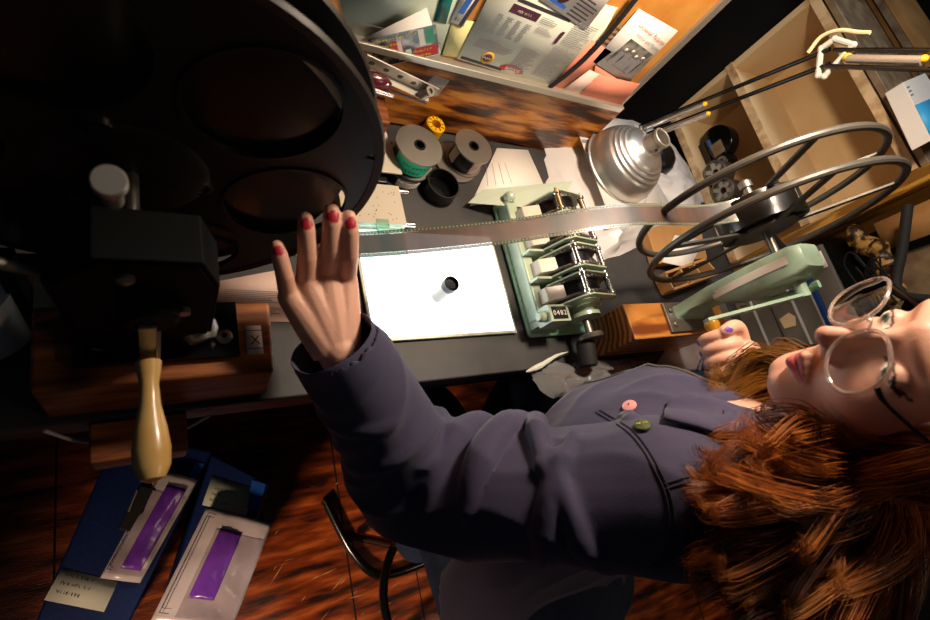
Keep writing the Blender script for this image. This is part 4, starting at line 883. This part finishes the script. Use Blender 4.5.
def hand_right():
    m = MB(); ax = (GR1 - GR0).normalized(); nails = []
    side = V((1, 0, .0)); upv = V((0, 0, 1)); c0 = GR0 + ax * .030
    # palm wraps the east side of the grip, fingers curl over the top and west side
    palm = c0 + ax * .022 + V((.026, 0, .0)); m.ball(palm, (.030, .017, .036), 0, 20, ax=(0, 0, 1)); m.ball(palm + V((.010, -.002, -.014)), (.022, .022, .026), 0, 18)
    limb(m, [WRR + V((.0, 0, 0)), palm + V((.014, .0, -.012)), palm], [.021, .020, .018], 14, 12)
    for k in range(4):
        c = c0 + ax * (-.004 + k * .0158); r = (.0084, .0087, .0083, .0073)[k]; rr = .0195 + (0, .001, .002, .001)[k]; P = []
        for a in (-12, 45, 95, 140, 185, 225): P.append(c + V((math.cos(math.radians(a)) * rr, 0, math.sin(math.radians(a)) * rr)))
        limb(m, [palm + ax * (-.020 + k * .012) * .6] + P, [r * 1.2, r * 1.12, r * 1.08, r * 1.1, r, r * .96, r * .84], 12, 36)
        d = (P[-1] - P[-2]).normalized(); nails.append((P[-1], d, r))
    th = [palm + V((.004, .010, .012)), c0 + ax * -.006 + V((.018, 0, .022)), c0 + ax * -.010 + V((.004, 0, .0255)), c0 + ax * -.006 + V((-.012, 0, .022))]
    limb(m, th, [.014, .0115, .0098, .0085], 12, 20); nails.append((th[-1], (th[-1] - th[-2]).normalized(), .0088))
    return m, nails
HRm, NAILS2 = hand_right()
# ---- body mesh
person = thing('person', tuple(PEL + V((0, 0, -.6))), 'person with long auburn hair, clear glasses and dark jacket, reaching to the left reel', 'person')
WQ = WRL - NUP * .004
B = MB(); add_head(B)
B.add(HLm.v, HLm.f); B.add(HRm.v, HRm.f)
limb(B, [NECK + V((-.0, .0, -.03)), NECK + V((-.008, .012, .03)), hw((0, -.022, -.05))], [.052, .048, .050], 20, 14)
limb(B, [WQ, WQ.lerp(ELL, .15), WRL.lerp(ELL, .55), ELL, ELL.lerp(SHL, .5), SHL], [.0215, .0230, .034, .036, .042, .050], 18, 30)
limb(B, [WRR, WRR.lerp(ELR, .5), ELR, ELR.lerp(SHR, .5), SHR], [.021, .034, .036, .042, .05], 18, 26)
limb(B, [SHL + V((0, 0, -.02)), NECK + V((-.06, 0, -.045)), NECK + V((.06, .01, -.045)), SHR + V((0, 0, -.02))], [.045, .050, .050, .045], 18, 20)
for (c, rx, ry) in [(TC[2], .13, .08), (TC[3], .13, .09), (TC[4], .12, .085), (TC[5], .13, .09), (PEL, .13, .09)]: B.ball(c, (rx, ry, .11), 0, 28, ax=(0, 0, 1))
for h, k_, f_ in ((HIPL, KNL, FTL), (HIPR, KNR, V((.66, -.05, .22)))): limb(B, [h, h.lerp(k_, .5), k_, k_.lerp(f_, .5), f_], [.085, .075, .055, .048, .036], 16, 26)
me = remesh(B, .0019, 0)
n = len(me.vertices); co = np.empty(n * 3); me.vertices.foreach_get('co', co); co = co.reshape(-1, 3)
L_ = (co - np.array(HC)) @ MH       # head-local coordinates
col = np.tile(np.array(lin('d9a58d')), (n, 1)); 
def blend(mask, c): col[:] = col * (1 - mask[:, None]) + np.array(lin(c)) * mask[:, None]
face = (np.linalg.norm(L_, axis=1) < .16)
X0, Y0, Z0 = np.abs(L_[:, 0]), L_[:, 1], L_[:, 2]
def g(cx_, cz_, sx, sz): return face * (Y0 > .03) * np.exp(-(((X0 - cx_) / sx) ** 2 + ((Z0 - cz_) / sz) ** 2))
blend(.35 * g(.040, -.035, .020, .018), 'c8705c'); blend(.35 * g(0, -.034, .010, .010) * (Y0 > .1), 'c8705c'); blend(.25 * g(0, -.1, .015, .012), 'd08a74')
blend(np.clip(.75 * g(.020, .024, .016, .0035) * (X0 > .01) + .7 * g(.036, .023, .010, .004), 0, .75), '7a4420')     # eyebrows
lipz = np.where(Z0 > -.0735, (Z0 + .0735) / .0085, (-.0735 - Z0) / .0095); lip = face * (Y0 > .072) * ((X0 / .021) ** 2 + lipz ** 2 < 1); blend(lip * .85, 'c4505a')
blend(face * (Y0 > .072) * (X0 < .019) * (np.abs(Z0 + .0732 + X0 * .02) < .0009) * .8, '5a1a18')
eye = face * (Y0 > .06) * (((X0 - .031) / .0125) ** 2 + ((Z0 + .0005) / .0045) ** 2 < 1); blend(eye * 1., 'e8ddd6')
blend(eye * (((L_[:, 0] - .031 * np.sign(L_[:, 0])) ** 2 + (Z0 - .0) ** 2) < .0052 ** 2), '4a6a58'); blend(eye * (((L_[:, 0] - .031 * np.sign(L_[:, 0])) ** 2 + Z0 ** 2) < .0026 ** 2), '0a0a0a')
edge = face * (Y0 > .06) * (np.abs(np.sqrt(((X0 - .031) / .0135) ** 2 + ((Z0 - .000) / .0056) ** 2) - 1) < .16) * (Z0 > -.001); blend(edge * .95, '150c08')
blend(face * (Y0 > .06) * (X0 > .040) * (X0 < .051) * (np.abs(Z0 - .002 - (X0 - .042) * .5) < .0014) * .9, '150c08')
for (p, d, r), cn, nu in [(q, 'a8142c', NUP) for q in NAILS] + [(q, '6a3aa0', None) for q in NAILS2]:
    q = co - np.array(p); dd = np.array(d); nn = np.array(nu) if nu is not None else None
    al = q @ dd; 
    if nn is not None:
        sd = np.cross(dd, nn); sd /= np.linalg.norm(sd); nn = np.cross(sd, dd)
        mk = ((al / (r * .62)) ** 2 + (q @ sd / (r * .62)) ** 2 < 1) * (q @ nn > r * .35)
    else:
        gd = np.array(GR1 - GR0); gd /= np.linalg.norm(gd); t_ = (co - np.array(GR0)) @ gd; out = co - np.array(GR0) - t_[:, None] * gd; o0 = np.array(p) - np.array(GR0); o0 -= (o0 @ gd) * gd; o0 /= np.linalg.norm(o0)
        mk = ((al / (r * .6)) ** 2 + (q @ gd / (r * .5)) ** 2 < 1) * ((q @ o0) > r * .3)
    blend(mk.astype(float) * (np.linalg.norm(q, axis=1) < r * 1.6), cn)
ca = me.color_attributes.new('Col', 'FLOAT_COLOR', 'POINT'); ca.data.foreach_set('color', col.astype(np.float32).ravel())
place(me, 'body', 'skin', person)

# ---- jacket: torso and two sleeves as one cloth surface with folds
J = MB()
tor = list(zip(TC, (.070, .140, .172, .172, .162, .178, .200), (.060, .090, .115, .122, .122, .140, .175)))
sd_ = (SHR - SHL); sd_.z = 0; sd_.normalize(); fd = V((0, 0, 1)).cross(sd_)
def ell_ring(c, rx, ry, k=40): return [c + sd_ * (rx * math.cos(2 * math.pi * i / k)) + fd * (ry * math.sin(2 * math.pi * i / k)) for i in range(k)]
vs = []; k = 40
cent = bez([t_[0] for t_ in tor], 36)
for i in range(37):
    t_ = i / 36 * 6; j = min(int(t_), 5); f_ = t_ - j; f_ = f_ * f_ * (3 - 2 * f_) if j < 2 else f_
    vs += ell_ring(cent[i], tor[j][1] + (tor[j + 1][1] - tor[j][1]) * f_, tor[j][2] + (tor[j + 1][2] - tor[j][2]) * f_)
J.add(vs, [(a * k + b_, a * k + (b_ + 1) % k, (a + 1) * k + (b_ + 1) % k, (a + 1) * k + b_) for a in range(36) for b_ in range(k)] + [tuple(range(k))[::-1], tuple(range(36 * k, 37 * k))])
CUFF = WRL.lerp(ELL, -.03)
sl = limb(J, [SHL + V((.03, 0, -.01)), SHL + V((-.005, 0, -.01)), SHL.lerp(ELL, .45) + V((0, -.01, 0)), ELL + V((-.012, -.008, .0)), ELL.lerp(WRL, .45), CUFF], [.080, .080, .074, .070, .060, .040], 28, 44)
J.tube([CUFF + (ELL - CUFF).normalized() * .05, CUFF - (ELL - CUFF).normalized() * .008], [.046, .038], 28)
limb(J, [SHR + V((-.03, 0, -.01)), SHR, SHR.lerp(ELR, .5), ELR, ELR.lerp(WRR, .6), ELR.lerp(WRR, .95)], [.075, .072, .062, .056, .046, .038], 24, 36)
limb(J, [SHL + V((0, 0, .0)), NECK + V((-.08, .0, -.01)), NECK + V((.08, .0, -.01)), SHR], [.066, .060, .060, .064], 20, 20)
def fold(px, d, r):   # a raised crease of cloth lying on the surface
    P = [at(u, v, z=z_) for u, v, z_ in px]; Pn = bez(P, 20); J.tube(Pn, [r * (.35 + .65 * math.sin(math.pi * i / 20)) for i in range(21)], 10)
a_, b_ = V(SHL), V(ELL)
def ring_fold(c, ax, r, a0, a1, thick, skew=.0):
    X, Y, Z = frame(ax, (0, 0, 1)); P = []
    for i in range(25):
        a = math.radians(a0 + (a1 - a0) * i / 24); P.append(c + X * (r * math.cos(a)) + Y * (r * math.sin(a)) + Z * (skew * (i / 24 - .5)))
    J.tube(P, [thick * (.3 + .7 * math.sin(math.pi * i / 24)) for i in range(25)], 10)
ua = (ELL - SHL).normalized(); fa = (WRL - ELL).normalized()
random.seed(21)
for f_, r, th_ in ((.22, .078, .013), (.42, .074, .015), (.60, .070, .017), (.78, .068, .019), (.94, .066, .018)):
    a = random.uniform(0, 360); ring_fold(SHL.lerp(ELL, f_), ua, r, a, a + 230, th_, random.choice((-.07, .06)))
    a += 170; ring_fold(SHL.lerp(ELL, f_ + .05), ua, r, a, a + 150, th_ * .8, random.choice((-.05, .06)))
for f_, r, th_ in ((.08, .066, .017), (.24, .060, .014), (.45, .054, .011), (.68, .047, .008)):
    a = random.uniform(0, 360); ring_fold(ELL.lerp(WRL, f_), fa, r, a, a + 220, th_, random.choice((-.06, .05)))
me = remesh(J, .0042, 5)
n = len(me.vertices); co = np.empty(n * 3); me.vertices.foreach_get('co', co); co = co.reshape(-1, 3)
nr = np.empty(n * 3); me.vertices.foreach_get('normal', nr); nr = nr.reshape(-1, 3)
disp = np.array([noise.noise(V((p[0] * 9 + p[2] * 4, p[1] * 9, p[2] * 6 - p[0] * 5))) * .008 + (1 - abs(noise.noise(V((p[0] * 14 - p[2] * 9, p[1] * 12, p[2] * 7 + 4))))) ** 4 * .005 for p in co])
co2 = co + nr * disp[:, None]
# the body goes through: cut the neck opening and the open front placket
HN = np.array(NECK)
me.vertices.foreach_set('co', co2.ravel()); me.update()
import bmesh
bm = bmesh.new(); bm.from_mesh(me); kill = []
wl = (WRL - ELL).normalized(); wr = (WRR - ELR).normalized(); opx = V((.66, 0, 0))
for v in bm.verts:
    p = v.co
    if (p - CUFF).dot(wl) > .004 and (p - CUFF).length < .1: kill.append(v)
    elif (p - ELR.lerp(WRR, .93)).dot(wr) > 0 and (p - WRR).length < .09: kill.append(v)
    elif ((p.x - NECK.x + .005) / .056) ** 2 + ((p.y - NECK.y - .010) / .056) ** 2 < 1 and p.z > 1.06: kill.append(v)
    elif p.y > NECK.y + .04 and p.z > .62:   # open front: a wedge that widens downwards
        s = (p - NECK).dot(sd_); 
        if -.035 + (1.07 - p.z) * -.06 < s - .03 < .045 + (1.07 - p.z) * .10: kill.append(v)
bmesh.ops.delete(bm, geom=kill, context='VERTS'); bm.to_mesh(me); bm.free()
jk = place(me, 'jacket', 'jacket', person); s_ = jk.modifiers.new('s', 'SOLIDIFY'); s_.thickness = .003; s_.offset = -1
from mathutils.bvhtree import BVHTree
me.update(); jb = BVHTree.FromPolygons([v.co + ORG[jk] for v in me.vertices], [tuple(p.vertices) for p in me.polygons])
def on_jacket(u, v, lift=.002):
    r = V(ROT @ np.array([u - 465., v - 310., FPX])).normalized(); h = jb.ray_cast(V(CAM), r)
    return (h[0] + h[1].normalized() * (lift if h[1].dot(r) < 0 else -lift), h[1] if h[1].dot(r) < 0 else -h[1]) if h[0] else (None, None)
def seam(px, name='seam', dbl=True, r=.0007):
    m = MB()
    pts = []
    for u, v in px: p, n_ = on_jacket(u, v, .0008); pts.append(p)
    pts = [p for p in pts if p]
    if len(pts) < 3: return
    m.tube(pts, r, 5); m.build(name, 'jacket_seam', jk)
def pxline(pts, n=26): return [(p.x, p.y) for p in bez([V((u, v, 0)) for u, v in pts], n)]
seam(pxline([(596, 412), (632, 436), (657, 474), (668, 505), (668, 545), (650, 568)])); seam(pxline([(600, 410), (636, 434), (661, 472), (673, 505), (673, 545), (655, 570)]))
seam(pxline([(664, 484), (685, 478), (705, 476)])); seam(pxline([(665, 489), (686, 483), (707, 481)]))
# collar
m = MB(); cps = [(700, 396), (690, 402), (668, 420), (664, 424), (690, 428), (724, 436), (760, 444), (790, 450)]
def collar():
    L1, L2 = [], []
    for i in range(25):
        f_ = i / 24; a = math.radians(150 + 165 * f_)         # from the front left round the back
        base = NECK + V((math.cos(a) * .070, math.sin(a) * .066 + .012, .012)); out = V((math.cos(a), math.sin(a), -.75)).normalized()
        drop = .060 - .028 * f_ if f_ > .12 else .074; L1.append(base + V((0, 0, .022))); L2.append(base + out * drop + V((0, 0, .020)))
    m = MB(); P = [L1, [a_.lerp(b_, .33) + V((0, 0, .010)) for a_, b_ in zip(L1, L2)], [a_.lerp(b_, .66) + V((0, 0, .008)) for a_, b_ in zip(L1, L2)], L2]
    m.grid(P); o = m.build('collar', 'jacket', jk, smooth=80, solid=.004, sub=1)
    m = MB(); m.tube([a_.lerp(b_, .90) + V((0, 0, .004)) for a_, b_ in zip(L1, L2)], .0009, 5); m.build('stitching', 'jacket_seam', jk)
collar()
# pins
for (u, v, mn, lb) in ((630, 407, 'pin_pink', 'round pink pin on the chest'), (643, 427, 'pin_green', 'round dark green pin with pale lettering on the chest')):
    p, nrm = on_jacket(u, v, .001)
    if p is None: continue
    m = MB(); m.lathe(p, nrm, [(.0085, 0), (.0092, .0012), (.0085, .0028), (.004, .0042), (0, .0046)], 28, 0)
    X_, Y_, Z_ = frame(nrm, (.7, 0, .7))
    if mn == 'pin_green': m.text('CINE', p - X_ * .006 + nrm * .0046 - Y_ * .002, X_, Y_, .0055, 1, .0003)
    else: m.lathe(p + nrm * .0046, nrm, [(0, 0), (.0012, 0), (.0012, .0004), (0, .0004)], 10, 2)
    o = m.build('pin_badge', [mn, 'ink_yellow', 'ink'], jk); o['label'] = lb
# shirt under the open jacket
Sh = MB(); vs = []
for i in range(37):
    t_ = i / 36 * 6; j = min(int(t_), 5); f_ = t_ - j
    vs += ell_ring(cent[i], (tor[j][1] + (tor[j + 1][1] - tor[j][1]) * f_) * .93 - .006, (tor[j][2] + (tor[j + 1][2] - tor[j][2]) * f_) * .93 - .006)
Sh.add(vs[k * 2:], [(a * k + b_, a * k + (b_ + 1) % k, (a + 1) * k + (b_ + 1) % k, (a + 1) * k + b_) for a in range(34) for b_ in range(k)])
Sh.build('shirt', 'shirt', person, smooth=60)
# zip edge
m = MB(); P = []
for v in sorted([q.co + ORG[jk] for q in me.vertices], key=lambda p: -p.z)[::1]:
    s = (v - NECK).dot(sd_)
    if v.y > NECK.y + .045 and .66 < v.z < 1.05 and -.012 + (1.07 - v.z) * -.06 < s < .001 + (1.07 - v.z) * -.06 and (not P or P[-1].z - v.z > .011): P.append(v + fd * .001)
if len(P) > 3: m.tube(P, .0022, 6); m.build('zip', 'steel_dull', jk)
fl0 = pxline([(668, 401), (700, 398), (740, 412), (800, 434)], 20); fl1 = pxline([(663, 424), (696, 432), (740, 446), (800, 460)], 20); G = []
for a_, b_ in zip(fl0, fl1):
    row = []
    for j in range(7):
        p, n_ = on_jacket(a_[0] + (b_[0] - a_[0]) * j / 6, a_[1] + (b_[1] - a_[1]) * j / 6, .0065)
        row.append(p)
    if all(row): G.append(row)
if len(G) > 4:
    m = MB(); m.grid(G); m.build('collar_flap', 'jacket', jk, smooth=80, solid=.004)
    m = MB(); m.tube([r_[0].lerp(r_[5], 1.0) + (r_[5] - r_[4]).normalized() * -.001 + V((-.001, 0, .002)) for r_ in G], .0008, 5); m.build('stitching', 'jacket_seam', jk)
# jeans and shoes
Je = MB()
for h, k_, f_ in ((HIPL, KNL, FTL), (HIPR, KNR, V((.66, -.05, .22)))): limb(Je, [h + V((0, -.03, 0)), h.lerp(k_, .5), k_, k_.lerp(f_, .5), f_.lerp(k_, .06)], [.105, .090, .070, .062, .052], 20, 30)
Je.ball(PEL + V((0, -.01, -.0)), (.17, .13, .10), 0, 28, ax=(0, 0, 1)); Je.ball(PEL + V((0, 0, .07)), (.12, .16, .09), 0, 28)
me = remesh(Je, .006, 6); place(me, 'jeans', 'jeans', person)
for f_, dr in ((FTL, V((-.30, .9, -.35))), (V((.66, -.05, .22)), V((.1, .9, -.3)))):
    m = MB(); d = dr.normalized(); m.ball(f_ + d * .05 - V((0, 0, .03)), (.036, .036, .09), 0, 20, ax=d); m.ball(f_, (.035, .035, .045), 0, 18)
    me = remesh(m, .005, 4); place(me, 'shoe', 'black_rubber', person)
d = (WRL - ELL).normalized(); m = MB(); m.lathe(CUFF - d * .030, d, [(.0445, 0), (.0460, .004), (.0445, .036), (.0425, .038), (.0400, .036), (.0410, 0)], 40, close=True)
for i in range(len(m.v)): p = V(m.v[i]); m.v[i] = tuple(p + V((noise.noise(p * 30), noise.noise(p * 30 + V((5, 0, 0))), noise.noise(p * 30 + V((0, 9, 0))))) * .004)
m.build('cuff', 'jacket', jk, smooth=60, sub=1)
# black cuff of the right sleeve
m = MB(); a = ELR.lerp(WRR, .80); b_ = ELR.lerp(WRR, .97); m.lathe(a, b_ - a, [(.037, 0), (.034, (b_ - a).length), (.030, (b_ - a).length), (.032, 0)], 28, close=True); m.build('cuff', 'cuff_black', jk)

# ---- glasses
gl = None
def lens_pts(s, n=48, grow=1.0):
    out = []
    for i in range(n):
        a = 2 * math.pi * i / n; x = .0285 * grow * math.copysign(abs(math.cos(a)) ** .85, math.cos(a)); z = .0255 * grow * math.copysign(abs(math.sin(a)) ** .85, math.sin(a))
        out.append(hw((s * .0350 + x, .111 - 2.4 * (s * .0350 + x) ** 2, -.007 + z)))
    return out
m = MB()
for s in (-1, 1): m.tube(lens_pts(s), .0018, 10, closed=True, up=HF)
m.tube(bez([hw((-.0085, .111, .002)), hw((0, .1130, .006)), hw((.0085, .111, .002))], 10), .0023, 10)
fr = m.build('glasses', 'glasses_frame', person); fr['label'] = 'round clear-framed glasses'
for s in (-1, 1):
    P = lens_pts(s, 48, .93); c = sum(P, V()) / 48; m = MB(); m.add([p + HF * .0004 for p in P] + [c + HF * .0014], [(i, (i + 1) % 48, 48) for i in range(48)]); m.add([p - HF * .0004 for p in P] + [c + HF * .0006], [((i + 1) % 48, i, 48) for i in range(48)]); m.build('lens', 'lens_glass', fr)
    m = MB(); m.tube(bez([hw((s * .062, .101, .004)), hw((s * .070, .088, .004)), hw((s * .076, .03, .004)), hw((s * .076, -.012, -.004))], 16), [.0024] * 5 + [.0018] * 12, 8); m.build('temple_arm', 'glasses_arm', fr)
# ---- ears
for s in (-1, 1):
    m = MB(); c = hw((s * .070, -.012, -.008)); m.ball(c, (.009, .018, .030), 0, 18, ax=HU); 
m = MB(); P = [hw((-.078, -.006, -.035)) + V((random.uniform(-.004, .004), random.uniform(-.004, .004), -i * .006)) for i in range(9)]; m.tube(P, .0009, 6)
er = m.build('earring', 'gold', person)
# necklace
m = MB(); P = [NECK + V((math.cos(a) * .056 - .008, math.sin(a) * .056 + .018, .03 - .035 * max(0, math.sin(a)))) for a in [math.pi * 2 * i / 40 for i in range(40)]]; m.tube(P, .0012, 6, closed=True); m.build('necklace', 'gold', person)

# ---- hair: thousands of fine tapered strands in locks
HB = MB(); HB2 = MB(); rs = np.random.default_rng(3)
def scalp(th, ph):   # th azimuth from the front (0) to the left (+90), ph elevation
    ct, st, cp, sp_ = math.cos(th), math.sin(th), math.cos(ph), math.sin(ph); return V((-.080 * st * cp, -.018 + .103 * ct * cp, .036 + .092 * sp_))
def strand(mb, P, r0, seg=3, n=16):
    Q = bez(P, n); mb.tube(Q, [r0 * (1 - (i / n) ** 2.2 * .85) for i in range(n + 1)], seg)
def lock(mb, P, spread, count, r0, wave=.006, curl=.0, n=18):
    ph_ = rs.normal(1.5, 1.0); fr_ = rs.uniform(1.1, 1.6)
    for _ in range(count):
        o = V(rs.normal(0, 1, 3)); o2 = V(rs.normal(0, 1, 3)); k = len(P); out = []
        for i, p in enumerate(P):
            f_ = i / (k - 1); w_ = spread * (.5 + .9 * math.sin(math.pi * min(1, f_ * .85)) - .35 * f_)
            wv = V((math.sin(ph_ + fr_ * 6.28 * f_), math.cos(ph_ * 1.3 + fr_ * 6.28 * f_), .4 * math.sin(ph_ + fr_ * 5 * f_))) * wave * f_
            out.append(p + o * w_ * .55 + o2 * w_ * .16 * f_ + wv)
        strand(mb, out, r0, 3, n)
# cap
P = []
for i in range(26):
    ph = math.radians(-52 + 142 * i / 25); row = []
    for j in range(49):
        th = math.radians(50 + 260 * j / 48)
        if ph > .6: th = math.radians(50 - (ph - .6) * 45 + (260 + (ph - .6) * 90) * j / 48)
        row.append(hw(scalp(th, ph) * 1.0 + V((0, 0, 0))))
    P.append(row)
m = MB(); m.grid(P); m.build('hair_cap', 'hair', person, smooth=80, solid=.004)
# left side (towards the camera): from parting and temple down in front of the shoulder
HD, HL_ = MB(), MB()
def pick(): r = rs.uniform(); return HB if r < .5 else (HD if r < .78 else HL_)
for q in range(190):
    g_ = rs.uniform(0, 1); th = math.radians(58 + 132 * g_); ph = math.radians(rs.uniform(-20, 78))
    root = scalp(th, ph) * 1.02; side = scalp(th, math.radians(-12)) * 1.10; low = scalp(th, math.radians(-58)) * 1.10 + V((0, 0, -.03))
    v = 430 + 205 * np.clip(g_ + rs.normal(0, .10), 0, 1.05); u = 700 + 95 * abs(rs.normal(0, .6)) + (25 if v > 585 else 0) + max(0, 452 - v) * 2.4
    tip = at(u, v, d=.49 + rs.normal(0, .02) - .04 * g_)
    A = hw(root); Bp = hw(root.lerp(side, .75) * 1.03); C_ = hw(low) + V((-.02, -.012, 0)) * g_; D_ = C_.lerp(tip, .5) + V((rs.normal(0, .008), rs.normal(0, .010) - .004, .008))
    curl = (tip - C_).normalized(); e_ = tip + V((rs.normal(0, .006), rs.normal(.006, .010), rs.normal(.006, .006)))
    lock(pick(), [A, Bp, C_, D_, tip, e_], rs.uniform(.005, .010), 34, rs.uniform(.0004, .0007), .015, n=20)
for q in range(60):   # back of the head, falling behind the shoulder
    th = math.radians(rs.uniform(120, 235)); ph = math.radians(rs.uniform(0, 80)); root = scalp(th, ph) * 1.03; side = scalp(th, math.radians(-10)) * 1.12
    C_ = hw(scalp(th, math.radians(-50)) * 1.15 + V((0, 0, -.04))); tip = at(rs.uniform(740, 900), rs.uniform(590, 660), d=.50 + rs.normal(0, .02)); D_ = C_.lerp(tip, .5) + V((0, -.01, .0))
    lock(pick(), [hw(root), hw(root.lerp(side, .8)), C_, D_, tip], .011, 30, .0006, .015, n=18)
for q in range(36):   # front strands framing the face on the left
    th = math.radians(rs.uniform(48, 72)); ph = math.radians(rs.uniform(5, 60)); root = scalp(th, ph) * 1.02
    v = rs.uniform(428, 500); u = rs.uniform(704 + max(0, 452 - v) * 2.4, 800); tip = at(u, v, d=.50 + rs.normal(0, .012))
    A = hw(root); Bp = hw(V((-.084, .022, -.01)) + V(rs.normal(0, .005, 3))); C_ = hw(V((-.082, .004, -.085)) + V(rs.normal(0, .008, 3))); D_ = C_.lerp(tip, .5) + V((0, rs.normal(0, .01), .006))
    lock(pick() if q % 3 else HB2, [A, Bp, C_, D_, tip], .006, 22, .0005, .012)
for q in range(60):   # right side, fairer, falling behind the chin towards the right hand
    th = math.radians(-rs.uniform(60, 130)); ph = math.radians(rs.uniform(-10, 60)); root = scalp(th, ph) * 1.02
    f_ = rs.uniform(0, 1); tip = at(712 + 55 * f_ + rs.normal(0, 6), 376 + 34 * rs.uniform(0, 1), z=1.03 + .04 * f_)
    A = hw(root); Bp = hw(scalp(th, math.radians(-20)) * 1.06); C_ = hw(V((.060, .0, -.10)) + V(rs.normal(0, .008, 3))); D_ = C_.lerp(tip, .55) + V((.0, .022 + rs.normal(0, .008), .0)); e_ = tip + V((-.006, .012, .008))
    lock(HB2, [A, Bp, C_, D_, tip, e_], .006, 22, .0005, .010)
for mb_, mn in ((HB, 'hair'), (HD, 'hair_dark'), (HL_, 'hair_light'), (HB2, 'hair_fair')): mb_.build('hair', [mn], person, smooth=None)
